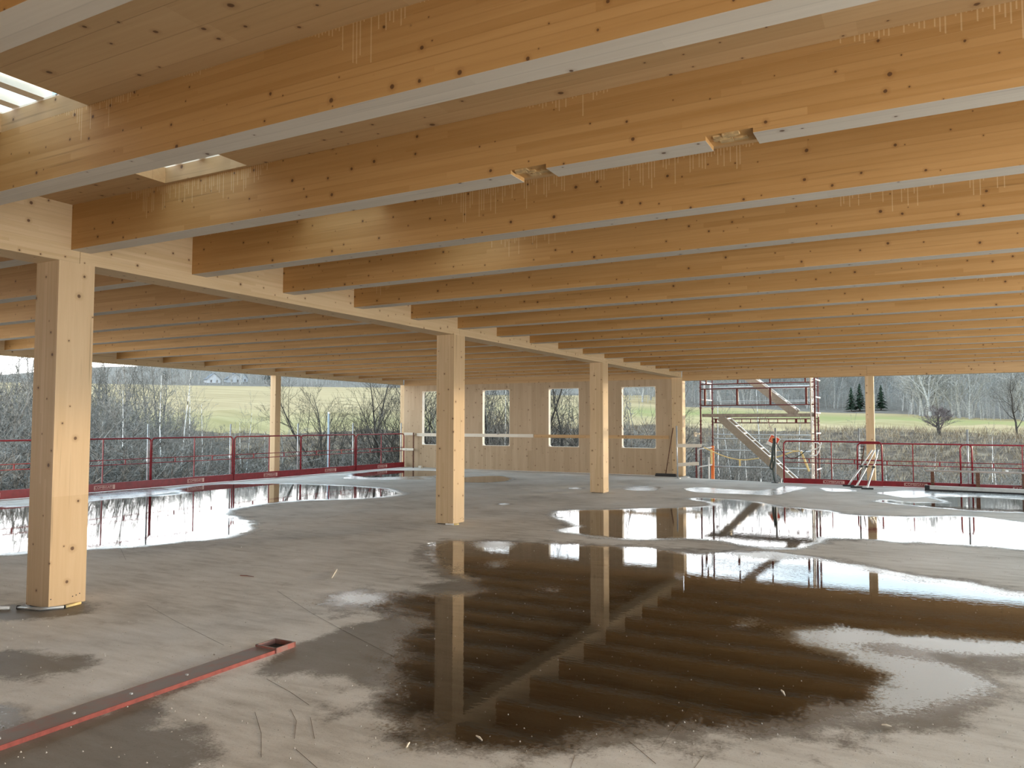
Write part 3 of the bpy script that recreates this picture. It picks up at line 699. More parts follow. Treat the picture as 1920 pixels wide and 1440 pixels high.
def loop(pts, r, name, mat, parent, n=6):
    P = []
    pts = [Vector(p) for p in pts]
    for i in range(len(pts) - 1):
        p0 = pts[max(i - 1, 0)]; p1 = pts[i]; p2 = pts[i + 1]; p3 = pts[min(i + 2, len(pts) - 1)]
        for k in range(6):
            t = k / 6
            P.append(0.5 * ((2 * p1) + (p2 - p0) * t + (2 * p0 - 5 * p1 + 4 * p2 - p3) * t * t + (3 * p1 - p0 - 3 * p2 + p3) * t ** 3))
    P.append(pts[-1])
    return MB().tube(P, r, n).build(name, mat, parent, smooth=True)
loop([(-0.01, -0.03, 1.14), (-0.05, -0.05, 0.9), (-0.08, -0.05, 0.6), (-0.12, -0.05, 0.42), (-0.06, -0.05, 0.36), (0.0, -0.04, 0.6), (0.0, -0.03, 1.1)], 0.022, 'cable', M['cable'], o)
loop([(-0.02, -0.03, 1.12), (-0.04, -0.04, 0.8), (-0.05, -0.05, 0.5), (-0.04, -0.04, 0.2), (-0.01, -0.03, 0.03)], 0.018, 'cable', M['cable'], o)
loop([(0.0, 0.0, 1.13), (0.12, 0.02, 0.88), (0.26, 0.05, 0.72), (0.4, 0.07, 0.63), (0.6, 0.1, 0.72), (0.76, 0.12, 0.86)], 0.012, 'cable', M['cable'], o)
MB().box(-0.045, 0.03, -0.05, 0.03, 1.02, 1.16).build('cable_clamp', M['black'], o)

# ------------------------------------------------------------------ scaffold tower outside the far edge
S = empty('scaffold_tower', (0, 0, -5.0)); tag(S, 'red-brown scaffold tower with stairs outside the far edge', 'scaffold')
def sc(mb, name, mat, parent=None, smooth=False):
    mb.v = [(x, y, z + 5.0) for x, y, z in mb.v] if parent is None else mb.v
    return mb.build(name, M[mat], S if parent is None else parent, smooth=smooth)
YN, YF = 19.0, 20.15
CUP = MB().tube([(0, 0, 0), (0, 0, 0.022)], 0.044, 8).mesh('cup_ring')
def standard(x, y, z0, z1, mat='redbrown'):
    o = sc(MB().tube([(x, y, z0), (x, y, z1)], 0.024, 8), 'standard', mat, smooth=True)
    z = math.ceil(z0 / 0.5) * 0.5
    while z < z1 - 0.1:
        for dz in (0.0, 0.11): link('cup_ring', CUP, M[mat], o, (x, y, z + dz + 5))
        z += 0.5
    return o
for x, y in ((0.525, YN), (0.591, YF), (3.72, YN), (3.67, YF)): standard(x, y, -5.0, 4.4)
standard(0.405, YN - 0.1, -5.0, 0.85)
sc(MB().box(0.545, 0.640, YF - 0.06, YF - 0.02, -0.6, 0.86), 'orange_sleeve', 'orange')
for z in (2.708, 2.569, 2.082): sc(MB().tube([(0.525, YN, z), (3.72, YN, z)], 0.017, 8), 'guard_tube', 'redbrown', smooth=True)
for x in (0.66, 1.60, 2.53, 3.50): sc(MB().box(x - 0.028, x + 0.028, YN - 0.015, YN + 0.015, 2.08, 2.57), 'guard_upright', 'redbrown')
for x in (0.70, 1.62, 2.53, 3.48): sc(MB().box(x - 0.02, x + 0.02, YN - 0.012, YN + 0.012, 2.70, 3.5), 'guard_upright', 'redbrown')
for z in (2.66, 2.60): sc(MB().tube([(0.591, YF, z), (3.67, YF, z)], 0.02, 8), 'rear_tube', 'galv', smooth=True)
for z in (2.24, 2.20): sc(MB().tube([(0.591, YF, z), (3.67, YF, z)], 0.010, 6), 'rear_tube', 'galv', smooth=True)
for i in range(2): sc(MB().box(0.56, 3.70, YN + 0.02 + 0.31 * i, YN + 0.31 + 0.31 * i, 1.745, 1.835), 'deck_plank', 'deck')
sc(MB().box(0.56, 3.70, YF - 0.34, YF - 0.04, 1.745, 1.835), 'deck_plank', 'deck')
# lattice beam at the rear
for z in (1.690, 1.570): sc(MB().tube([(0.591, YF, z), (3.67, YF, z)], 0.016, 8), 'lattice_chord', 'redbrown', smooth=True)
for i in range(12):
    x = 0.70 + i * 0.262; wdt = 0.035 if i in (0, 1, 9, 10) else 0.012
    sc(MB().box(x - wdt, x + wdt, YF - 0.012, YF + 0.012, 1.57, 1.69), 'lattice_upright', 'redbrown')
for z in (1.21, 1.08, 0.726, 0.226): sc(MB().tube([(0.591, YF, z), (3.67, YF, z)], 0.017, 8), 'rear_tube', 'galv', smooth=True)
# end frames: pale rungs
for x, zs in ((0.555, (2.78, 2.26)), (3.70, (2.80, 2.30, 1.85, 1.27, 0.25))):
    for z in zs: sc(MB().tube([(x, YN, z), (x + 0.02, YF, z)], 0.022, 8), 'end_rung', 'white', smooth=True)
for x in (0.575,): 
    for y in (YN + 0.25, YF - 0.15): sc(MB().tube([(x, y, 2.26), (x, y, 2.78)], 0.020, 8), 'end_upright', 'white', smooth=True)
lad = sc(MB().box(3.60, 3.64, YN - 0.02, YN + 0.02, -3.0, 4.2).box(3.60, 3.64, YN + 0.32, YN + 0.36, -3.0, 4.2), 'ladder_rails', 'alu')
for i in range(24):
    z = -2.9 + 0.3 * i; MB().tube([(3.62, YN, z + 5), (3.62, YN + 0.34, z + 5)], 0.014, 6).build('ladder_rung', M['alu'], lad, smooth=True)
# stairs
def stairs(a, b, n):
    (x0, z0), (x1, z1) = a, b
    for yy, nm in ((19.36, 'near'), (19.94, 'far')):
        sc(MB().bar((x0, yy, z0), (x1, yy, z1), 0.035, 0.21, up=(0, 0, 1)), 'stair_stringer', 'alu_tan')
        dx = (z1 - z0); dz = -(x1 - x0); l = math.hypot(dx, dz); ox, oz = -dx / l * 0.115, -dz / l * 0.115
        sc(MB().bar((x0 + ox, yy, z0 + oz), (x1 + ox, yy, z1 + oz), 0.05, 0.025), 'stair_edge', 'alu')
    for i in range(n):
        t = (i + 0.5) / n; x = x0 + (x1 - x0) * t; z = z0 + (z1 - z0) * t
        sc(MB().box(x - 0.09, x + 0.09, 19.375, 19.925, z + 0.06, z + 0.085), 'stair_tread', 'alu')
stairs((1.00, 1.74), (5.05, -2.0), 17)
stairs((0.95, 3.62), (3.12, 1.84), 9)
sc(MB().box(0.38, 0.52, YN - 0.14, YN - 0.06, 1.22, 1.27).box(0.36, 0.41, YN - 0.16, YN - 0.06, 1.16, 1.29), 'clamp_block', 'white_board')
sc(MB().tube([(2.33, YN + 0.2, 1.75), (2.50, YN + 0.1, 1.45), (2.62, YN, 1.30)], 0.008, 6), 'red_cord', 'letter', smooth=True)
# railing hoops at the tower's left foot
for z in (0.79, 0.27):
    sc(MB().tube([(0.45, YN - 0.05, z - 0.35), (0.45, YN - 0.05, z - 0.03), (0.50, YN - 0.04, z), (0.80, YN + 0.2, z + 0.05)], 0.019, 8), 'hoop_rail', 'white', smooth=True)
sc(MB().tube([(0.73, YN + 0.1, -0.5), (0.73, YN + 0.1, 0.55)], 0.022, 8), 'hoop_rail', 'white', smooth=True)

# warning sign
sg = empty('warning_sign', (2.62, 18.95, 1.075)); tag(sg, 'tilted orange-red warning sign with pale border on the scaffold', 'sign')
def rotbox(x0, x1, z0, z1, y0, y1, ang):
    mb = MB().box(x0, x1, y0, y1, z0, z1); c, s = math.cos(ang), math.sin(ang)
    mb.v = [(x * c - z * s, y, x * s + z * c) for x, y, z in mb.v]; return mb
A = math.radians(-28)
rotbox(-0.145, 0.145, -0.185, 0.125, -0.004, 0.004, A).build('sign_board', M['white'], sg)
rotbox(-0.125, 0.125, -0.095, 0.105, -0.0055, -0.004, A).build('red_field', M['signred'], sg)
for z, w in ((0.055, 0.07), (0.03, 0.10), (-0.005, 0.085), (-0.05, 0.10)): rotbox(-w, w * 0.7, z - 0.006, z + 0.006, -0.0068, -0.0055, A).build('print_line', M['yellow'], sg)
rotbox(0.075, 0.12, -0.09, -0.045, -0.0068, -0.0055, A).build('white_mark', M['white'], sg)
# yellow barrier strap and hanging tube
o = empty('barrier_strap', (0.66, 18.80, 0.85)); tag(o, 'sagging yellow barrier strap across the scaffold access', 'strap')
loop([(0, 0, 0.0), (0.35, -0.02, -0.16), (0.75, -0.05, -0.29), (1.15, -0.1, -0.34), (1.6, -0.2, -0.28)], 0.017, 'strap_band', M['yellow'], o)
loop([(1.95, -0.5, -0.28), (2.25, -0.6, -0.19), (2.6, -0.7, -0.06), (2.8, -0.7, -0.04)], 0.020, 'strap_band', M['yellow'], o)
loop([(1.95, -0.5, -0.06), (2.4, -0.6, -0.03), (2.8, -0.7, -0.04)], 0.010, 'strap_band', M['yellow'], o)
MB().box(0.20, 0.26, -0.03, -0.02, -0.48, -0.06).build('hanging_tab', M['yellow'], o); MB().box(1.03, 1.08, -0.1, -0.09, -0.52, -0.32).build('hanging_tab', M['yellow'], o)
o = empty('hanging_tube', (3.47, 18.05, 0.80)); tag(o, 'pale yellow tube hanging behind the right guardrail end', 'tube')
MB().tube([(0, 0, 0), (0.19, 0.05, -0.53)], 0.030, 10).build('tube_body', M['yellow'], o, smooth=True); MB().tube([(-0.01, 0, 0.03), (0.0, 0, 0)], 0.034, 10).build('end_cap', M['white'], o)
o = empty('hose_coil', (3.70, 18.85, 0.80)); tag(o, 'pale coiled hose tied to the scaffold right standard', 'hose')
loop([(-0.12, 0, 0.1), (0.0, -0.04, 0.22), (0.12, 0, 0.2), (0.14, 0.03, 0.05), (0.05, 0, -0.12), (-0.12, -0.03, -0.14)], 0.018, 'hose', M['white'], o)
loop([(-0.15, 0, 0.0), (0.02, 0.03, 0.04), (0.16, 0, 0.15), (0.18, 0.03, 0.25)], 0.018, 'hose', M['white'], o)

# ------------------------------------------------------------------ props, rake, bench and beam at the far right
TOP = Vector((5.30, 17.10, 0.88))
for i, (fx, fy_, tx, lab) in enumerate(((4.73, 16.84, 5.26, 'left one of three aluminium props leaning on the guardrail'), (4.94, 16.45, 5.32, 'middle one of three aluminium props leaning on the guardrail'), (5.20, 16.12, 5.40, 'right one of three aluminium props leaning on the guardrail'))):
    o = empty('aluminium_prop', (fx, fy_, 0)); tag(o, lab, 'prop', 'leaning aluminium props')
    t = Vector((tx - fx, 17.115 - fy_, 0.90))
    MB().tube([(0, 0, 0.03), tuple(t * 0.55)], 0.024, 10).build('outer_tube', M['alu'], o, smooth=True)
    MB().tube([tuple(t * 0.5), tuple(t)], 0.018, 10).build('inner_tube', M['alu'], o, smooth=True)
    MB().tube([tuple(t * 0.53), tuple(t * 0.56)], 0.032, 10).build('lock_ring', M['black'], o)
    MB().bar((-0.13, -0.01, 0.02), (0.13, 0.01, 0.02), 0.05, 0.035).build('foot', M['black'], o)
    MB().bar(tuple(t * 0.55 + Vector((-0.05, -0.03, 0))), tuple(t * 0.55 + Vector((0.07, -0.03, 0.01))), 0.014, 0.014).build('lever', M['black'], o)
o = empty('rake', (4.98, 16.98, 0)); tag(o, 'small black toothed rake standing behind the aluminium props', 'rake')
MB().tube([(-0.04, 0, 0.02), (0.11, 0.12, 1.0)], 0.014, 8).build('handle', M['rust'], o, smooth=True)
for i in range(4):
    t = 0.98 - 0.09 * i; p = Vector((-0.04 + 0.15 * t, 0.12 * t, 0.02 + 0.98 * t))
    MB().tube([tuple(p), tuple(p + Vector((-0.10, -0.01, 0.012)))], 0.009, 6).build('tooth', M['black'], o)
o = empty('low_bench', (6.42, 16.95, 0)); tag(o, 'low dark trestle bench by the far right guardrail', 'bench')
MB().box(0.0, 2.35, -0.14, 0.14, 0.42, 0.45).build('bench_top', M['deck'], o)
for xx in (0.10, 1.02, 1.92): MB().box(xx, xx + 0.075, -0.10, -0.04, 0, 0.42).build('leg', M['rust'], o); MB().box(xx, xx + 0.075, 0.04, 0.10, 0, 0.42).build('leg', M['rust'], o)
tag(bevel(MB().box(-0.03, 0.03, -0.03, 0.03, 0, 0.04).build('rag', M['white'], None, (8.05, 16.93, 0.45)), 0.012), 'small pale lump lying on the low dark bench', 'lump')
o = empty('metal_beam', (6.40, 16.50, 0)); o.rotation_euler = (0, 0, math.radians(-6)); tag(o, 'long grey metal beam lying on the floor at far right', 'beam')
MB().box(0.03, 3.2, -0.06, 0.06, 0.035, 0.115).build('beam_web', M['grey_beam'], o); MB().box(0, 0.10, -0.07, 0.07, 0.0, 0.12).build('end_block', M['black'], o); MB().box(0.1, 3.2, -0.075, 0.075, 0.0, 0.035).build('underside_shadow', M['black'], o)  # black strip below the beam is its underside shadow, modelled as a solid

# ------------------------------------------------------------------ foreground floor channel, pipes, grit
o = empty('steel_channel', (2.60, -3.2, 0)); o.rotation_euler = (0, 0, math.radians(0.3)); tag(o, 'worn red steel channel let into the floor with an open end pocket', 'channel')
MB().box(-0.085, 0.085, 0, 3.05, -0.003, 0.022).build('cover_strip', M['channel'], o)
MB().box(0.082, 0.091, 0, 3.06, -0.003, 0.0235).build('edge_lip', M['lip'], o)
MB().box(-0.091, -0.082, 0, 3.06, -0.003, 0.0225).build('edge_lip', M['channel'], o)
p = MB().box(-0.095, -0.083, 3.05, 3.23, -0.003, 0.035).box(0.083, 0.095, 3.05, 3.23, -0.003, 0.035).box(-0.095, 0.095, 3.22, 3.232, -0.003, 0.035).box(-0.095, 0.095, 3.05, 3.062, -0.003, 0.035)
pk = p.build('end_pocket', M['channel'], o); MB().box(-0.083, 0.083, 3.062, 3.22, 0.0008, 0.003).build('pocket_bottom', M['steel_dark'], pk)
for yy in (1.35, 1.72, 2.05, 2.42): MB().tube([(0.0, yy, 0.022), (0.0, yy, 0.029)], 0.010, 6).build('screw_head', M['galv'], o)
for lab, base, pts, mat in (('white conduit lying against the foot of the nearest column', (0, 0, 0), [(-0.9, -0.75, 0.012), (-0.55, -0.52, 0.014), (-0.15, -0.29, 0.014)], 'white'),
                            ('grey-blue sleeve of conduit at the nearest column corner', (0, 0, 0), [(-0.10, -0.26, 0.016), (0.12, -0.20, 0.016), (0.21, -0.06, 0.014)], 'galv')):
    o = empty('conduit', (0, -0.2, 0)); tag(o, lab, 'pipe')
    MB().tube([(x, y + 0.2, z) for x, y, z in pts], 0.014, 8).build('pipe', M[mat], o, smooth=True)
    MB().tube([(pts[0][0], pts[0][1] + 0.2, pts[0][2]), (pts[0][0] + 0.02, pts[0][1] + 0.213, pts[0][2])], 0.017, 8).build('collar', M['black'], o)
o = empty('conduit', (0.2, 0.0, 0)); tag(o, 'yellow conduit end at the right foot of the nearest column', 'pipe')
MB().tube([(0.01, -0.06, 0.013), (0.0, 0.03, 0.013), (-0.02, 0.10, 0.012)], 0.012, 8).build('pipe', M['yellow'], o, smooth=True); MB().tube([(0.01, -0.062, 0.013), (0.01, -0.05, 0.013)], 0.015, 8).build('collar', M['black'], o)
o = empty('conduit', (0.2, 6.0, 0)); tag(o, 'white and yellow conduit end at the foot of the second column', 'pipe')
MB().tube([(-0.16, -0.06, 0.013), (-0.02, -0.05, 0.013)], 0.012, 8).build('pipe', M['white'], o, smooth=True); MB().tube([(-0.02, -0.05, 0.013), (0.02, 0.02, 0.013)], 0.012, 8).build('pipe_end', M['yellow'], o, smooth=True)
# grit and chips: nobody could count it
rng = random.Random(11); mb = MB()
for i in range(900):
    u = rng.uniform(-50, 1950); v = rng.uniform(980, 1440) if rng.random() < 0.8 else rng.uniform(920, 1000)
    x, y = floor_at(u, v); r = rng.uniform(0.0022, 0.0065) * (1.0 if v > 1050 else 1.5)
    h = r * rng.uniform(0.6, 1.1); n = 5; b = len(mb.v); a0 = rng.random() * 6
    for k in range(n): mb.v.append((x + r * rng.uniform(0.7, 1.3) * math.cos(a0 + k * 1.2566), y + r * rng.uniform(0.7, 1.3) * math.sin(a0 + k * 1.2566), -0.0005))
    mb.v.append((x + rng.uniform(-.3, .3) * r, y + rng.uniform(-.3, .3) * r, h + 0.002))
    mb.f += [(b + k, b + (k + 1) % n, b + n) for k in range(n)]
tag(mb.build('grit', M['stone']), 'small stone chips and grit scattered over the floor', 'grit', kind='stuff')
for (u0, v0, u1, v1, lab) in ((622, 1085, 632, 1068, 'thin upright-lying twig on the dry floor left of the puddle'), (1465, 1296, 1472, 1305, 'short pale wood chip in the dark foreground puddle'), (762, 1404, 768, 1394, 'pale splinter at the lower left puddle edge'), (893, 1382, 904, 1390, 'thin pale splinter in the lower left of the puddle'), (450, 1080, 476, 1082, 'reddish wood scrap on the floor between the first two columns'), (1653, 1361, 1672, 1364, 'flat curled leaf on the damp floor at lower right')):
    p0 = floor_at(u0, v0); p1 = floor_at(u1, v1)
    o = MB().tube([(0, 0, 0.006), ((p1[0] - p0[0]) * .5, (p1[1] - p0[1]) * .5, 0.009), (p1[0] - p0[0], p1[1] - p0[1], 0.005)], [0.004, 0.006, 0.003], 5).build('wood_scrap', M['white_board'] if 'red' not in lab else M['channel'], None, (p0[0], p0[1], 0))
    tag(o, lab, 'scrap', 'scraps on the floor')

# ------------------------------------------------------------------ surroundings: terrain
def dirpx(u): return math.atan((u - 960) / FPX) - YAW          # azimuth from +Y (positive to the right)
AZ = [-100, -66, -54, -38, -30, -22, -14, -4, 6, 12, 40, 70]
RT = [0, 26, 40, 55, 75, 90, 150, 260, 340, 520, 900]
ZT = [[-5, -5, -5, -3, 0.0, 1.5, 5, 11, 14, 22, 30],
      [-5, -5, -4.6, -1.6, 0.6, 2.0, 6.5, 13.0, 17, 26, 40],
      [-5, -5, -4.6, -1.6, 0.6, 2.0, 6.5, 13.3, 20, 36, 60],
      [-5, -5, -4.6, -1.6, 0.7, 2.0, 6.5, 13.5, 22, 42, 70],
      [-5, -5, -5.0, -3.0, 0.5, 2.0, 6.2, 13.0, 24, 46, 70],
      [-5, -5, -5.2, -3.6, 0.2, 1.8, 5.6, 14.0, 26, 48, 70],
      [-5, -5, -5.4, -3.4, 0.0, 1.6, 4.8, 16.0, 27, 46, 66],
      [-5, -5, -5.2, -2.8, 0.3, 1.2, 3.6, 15.0, 25, 42, 60],
      [-5, -5, -5.0, -2.4, 0.7, 1.0, 2.4, 13.0, 21, 34, 46],
      [-5, -5, -5.0, -2.6, 0.6, 0.8, 2.0, 6.0, 9, 13, 18],
      [-5, -5, -5.0, -4.0, -3, -2, 0.0, 3.0, 5, 8, 12],
      [-5, -5, -5.0, -4.0, -3, -2, 0.0, 3.0, 5, 8, 12]]
ZT = np.array(ZT, float)
def gz(x, y):
    dx, dy = x - CAM[0], y - CAM[1]; r = math.hypot(dx, dy); a = math.degrees(math.atan2(dx, dy))
    a = min(max(a, AZ[0]), AZ[-1]); i = min(max(np.searchsorted(AZ, a) - 1, 0), len(AZ) - 2); t = (a - AZ[i]) / (AZ[i + 1] - AZ[i]); t = t * t * (3 - 2 * t)
    row = ZT[i] * (1 - t) + ZT[i + 1] * t
    z = float(np.interp(r, RT, row))
    if 28 < r < 110: z += 0.35 * math.sin(x * 0.31 + 1.0) * math.sin(y * 0.27) + 0.18 * math.sin(x * 0.9) * math.sin(y * 0.8 + 2)
    return z
rad = list(np.arange(8, 30, 4)) + list(np.arange(30, 110, 2.0)) + list(np.arange(110, 360, 8)) + [380, 420, 480, 560, 700, 900]
azs = np.arange(-100, 71, 1.0)
v = []; f = []; cols = []
rng = random.Random(2)
for r in rad:
    for a in azs:
        t = math.radians(a); x = CAM[0] + r * math.sin(t); y = CAM[1] + r * math.cos(t); v.append((x, y, gz(x, y)))
        # ground cover: r 0 brush bank, field, woodland floor
        fl0 = 76 if a < -30 else (86 if a < 0 else 84); fl1 = 262 if a < -32 else (150 if a > -18 else 190)
        if r < fl0: c = (0.0, 0, 0)
        elif r < fl1: c = (1.0, 0, 0)
        else: c = (0.0, 1.0, 0)
        green = 0.0
        if a < -30: green = max(0, 1 - abs(r - 85) / 26) * 0.45
        else: green = max(0, 1 - abs(r - 118) / 26) * (1.0 if a > -20 else 0.2)
        cols.append((c[0], c[1], green, 1))
na_ = len(azs)
for i in range(len(rad) - 1):
    for j in range(na_ - 1):
        b = i * na_ + j; f.append((b, b + na_, b + na_ + 1, b + 1))
gm = bpy.data.meshes.new('ground'); gm.from_pydata(v, [], f); gm.update()
for p in gm.polygons: p.use_smooth = True
ca = gm.color_attributes.new('cover', 'FLOAT_COLOR', 'POINT'); ca.data.foreach_set('color', np.array(cols, np.float32).ravel())
N = NT('winter_ground'); pos = N.n('ShaderNodeNewGeometry').outputs['Position']
cv = N.n('ShaderNodeSeparateColor', {0: N.n('ShaderNodeAttribute', attribute_name='cover').outputs['Color']})
n1 = N.noise(pos, 0.12, 5); n2 = N.noise(pos, 1.1, 6, 0.7)
brush = N.ramp(n2, (0.30, (0.045, 0.035, 0.028)), (0.52, (0.13, 0.10, 0.075)), (0.72, (0.30, 0.24, 0.17)))
rows = N.noise(N.n('ShaderNodeMapping', {0: pos, 'Rotation': (0, 0, 0.75), 'Scale': (0.02, 0.35, 0.02)}).outputs[0], 1.0, 3)
fieldc = N.ramp(N.math('ADD', N.math('MULTIPLY', rows, 0.7), N.math('MULTIPLY', n1, 0.3)), (0.38, (0.32, 0.24, 0.125)), (0.62, (0.46, 0.355, 0.20)))
fieldc = N.mix(N.math('MULTIPLY', cv.outputs[2], 0.8), fieldc, (0.23, 0.25, 0.085, 1))
woodc = N.ramp(n2, (0.3, (0.12, 0.105, 0.09)), (0.7, (0.26, 0.23, 0.195)))
edge = N.math('MULTIPLY', N.math('SUBTRACT', n2, 0.5), 0.6)
col = N.mix(N.sm(N.math('ADD', cv.outputs[0], edge), 0.35, 0.6), brush, fieldc)
col = N.mix(N.sm(cv.outputs[1], 0.3, 0.7), col, woodc)
N.put(N.b.inputs['Base Color'], col); N.b.inputs['Roughness'].default_value = 0.95; N.b.inputs['Specular IOR Level'].default_value = 0.1
N.bump(n2, 0.6, 0.3); M['ground'] = N.m
g = link('ground', gm, M['ground']); tag(g, 'winter fields and brushy banks falling away round the building', None, kind='structure')

def bark(name, c0, c1, scale=6, white=False):
    N = NT(name); pos = N.n('ShaderNodeTexCoord').outputs['Object']
    if white:
        nn = N.noise(N.n('ShaderNodeMapping', {0: pos, 'Scale': (6, 6, 3.0)}).outputs[0], 1.6, 3)
        col = N.ramp(nn, (0.40, (0.05, 0.045, 0.04)), (0.50, c1))
    else: col = N.ramp(N.noise(pos, scale, 3), (0.3, c0), (0.7, c1))
    N.put(N.b.inputs['Base Color'], col); N.b.inputs['Roughness'].default_value = 0.85; N.b.inputs['Specular IOR Level'].default_value = 0.2
    return N.m
M['bark_grey'] = bark('grey_bark', (0.045, 0.041, 0.035), (0.32, 0.30, 0.265))
M['bark_dark'] = bark('dark_bark', (0.030, 0.026, 0.022), (0.085, 0.075, 0.062))
M['bark_birch'] = bark('birch_bark', (0.3, 0.3, 0.28), (0.78, 0.76, 0.72), white=True)
M['twig_purple'] = bark('purple_twigs', (0.10, 0.08, 0.08), (0.19, 0.16, 0.155))
M['bark_wood'] = bark('hill_wood_bark', (0.20, 0.20, 0.19), (0.44, 0.43, 0.40))
M['needle'] = bark('dark_needles', (0.012, 0.028, 0.016), (0.030, 0.055, 0.030))
M['tuft'] = bark('dry_tuft', (0.14, 0.105, 0.075), (0.40, 0.32, 0.21), 0.8)

def bare_tree(seed, H, r0, n1, n2, n3, n4=2, spread=0.9, up=0.35, first=0.15, wob=0.12, stems=1, droop=0.0, rmin=0.006):
    """trunk and branch meshes of a leafless tree, about H high"""
    rn = random.Random(seed); T = MB(); B = MB()
    def path(p, d, L, n, w, upv):
        P = [p.copy()]; dd = d.normalized()
        for i in range(n):
            dd = (dd + Vector((rn.uniform(-w, w), rn.uniform(-w, w), rn.uniform(-w, w) + upv / n))).normalized()
            p = p + dd * (L / n); P.append(p.copy())
        return P
    def at(P, t):
        s = t * (len(P) - 1); i = min(int(s), len(P) - 2); return P[i].lerp(P[i + 1], s - i), (P[i + 1] - P[i]).normalized()
    def side(d, sp):
        a = Vector((rn.uniform(-1, 1), rn.uniform(-1, 1), rn.uniform(-1, 1))); a = (a - d * a.dot(d))
        a.normalize(); return (d + a * sp * rn.uniform(0.7, 1.3)).normalized()
    for s in range(stems):
        b = Vector((rn.uniform(-.25, .25), rn.uniform(-.25, .25), -0.3)) * (stems > 1) + Vector((0, 0, -0.3 if stems == 1 else 0))
        d0 = Vector((rn.uniform(-.4, .4), rn.uniform(-.4, .4), 1)) if stems > 1 else Vector((rn.uniform(-.05, .05), rn.uniform(-.05, .05), 1))
        hh = H * (rn.uniform(0.7, 1.0) if stems > 1 else 1.0)
        P = path(b, d0, hh, 8, wob, 0.1); rr = [r0 * (1 - 0.92 * i / 8) for i in range(9)]
        T.tube(P, rr, 6, False)
        for i in range(n1):
            t = first + (0.97 - first) * (i + rn.random()) / n1; p, d = at(P, t)
            L = hh * (0.42 * (1 - t) + 0.10) * rn.uniform(0.8, 1.25); ra = r0 * (1 - 0.92 * t) * 0.5
            Q = path(p, side(d, spread), L, 5, wob * 1.2, up - droop); B.tube(Q, [ra * (1 - 0.85 * k / 5) for k in range(6)], 4, False)
            for j in range(n2):
                t2 = 0.15 + 0.83 * (j + rn.random()) / n2; p2, d2 = at(Q, t2); L2 = L * (0.55 * (1 - t2) + 0.18) * rn.uniform(0.7, 1.3); rb = max(ra * (1 - 0.85 * t2) * 0.55, rmin)
                R_ = path(p2, side(d2, 0.8), L2, 3, wob * 1.5, up * 0.6 - droop); B.tube(R_, [rb * (1 - 0.7 * k / 3) for k in range(4)], 3, False)
                for k in range(n3):
                    t3 = 0.2 + 0.8 * (k + rn.random()) / n3; p3, d3 = at(R_, t3); L3 = L2 * rn.uniform(0.3, 0.6); rc = max(rb * 0.5, rmin * 0.7)
                    S_ = path(p3, side(d3, 0.75), L3, 2, wob * 1.5, up * 0.4 - droop); B.tube(S_, [rc, rc * 0.75, rc * 0.4], 3, False)
                    for m in range(n4):
                        p4, d4 = at(S_, rn.uniform(0.3, 0.95)); e4 = p4 + side(d4, 0.7) * L3 * rn.uniform(0.3, 0.6)
                        w = Vector((rn.uniform(-1, 1), rn.uniform(-1, 1), rn.uniform(-1, 1))).normalized() * rmin * 0.7
                        b_ = len(B.v); B.v += [tuple(p4 - w), tuple(p4 + w), tuple(e4)]; B.f.append((b_, b_ + 1, b_ + 2))
    return T.mesh('trunk', True), B.mesh('branches')
PROTO = {
 'thick': [(bare_tree(10 + i, 8.0, 0.115, 10, 6, 4, 1, 1.0, 0.30, 0.05, 0.17, 4, rmin=0.013), 8.0) for i in range(4)],
 'open': [(bare_tree(30 + i, 10.0, 0.15, 16, 7, 5, 3, 0.75, 0.45, 0.15, 0.13), 10.0) for i in range(3)],
 'birch': [(bare_tree(50 + i, 9.0, 0.085, 12, 4, 3, 2, 0.55, 0.35, 0.35, 0.05), 9.0) for i in range(3)],
 'tall': [(bare_tree(95 + i, 11.0, 0.17, 15, 5, 3, 0, 0.6, 0.5, 0.2, 0.10, rmin=0.026), 11.0) for i in range(2)],
 'shrub': [(bare_tree(70, 3.0, 0.13, 18, 9, 7, 2, 1.15, 0.55, 0.28, 0.10, 1, rmin=0.012), 3.0)],
 'wood': [(bare_tree(80 + i, 11.0, 0.15, 15, 6, 4, 1, 0.6, 0.5, 0.12, 0.08, rmin=0.032), 11.0) for i in range(4)],
}
for k, lst in PROTO.items():
    for (tm, bm_), h in lst:
        tm.materials.append(M[{'tall': 'bark_grey', 'thick': 'bark_grey', 'open': 'bark_dark', 'birch': 'bark_birch', 'shrub': 'bark_dark', 'wood': 'bark_wood'}[k]])
        bm_.materials.append(M[{'tall': 'bark_grey', 'thick': 'bark_grey', 'open': 'bark_dark', 'birch': 'bark_grey', 'shrub': 'twig_purple', 'wood': 'bark_wood'}[k]])
TR = random.Random(77)
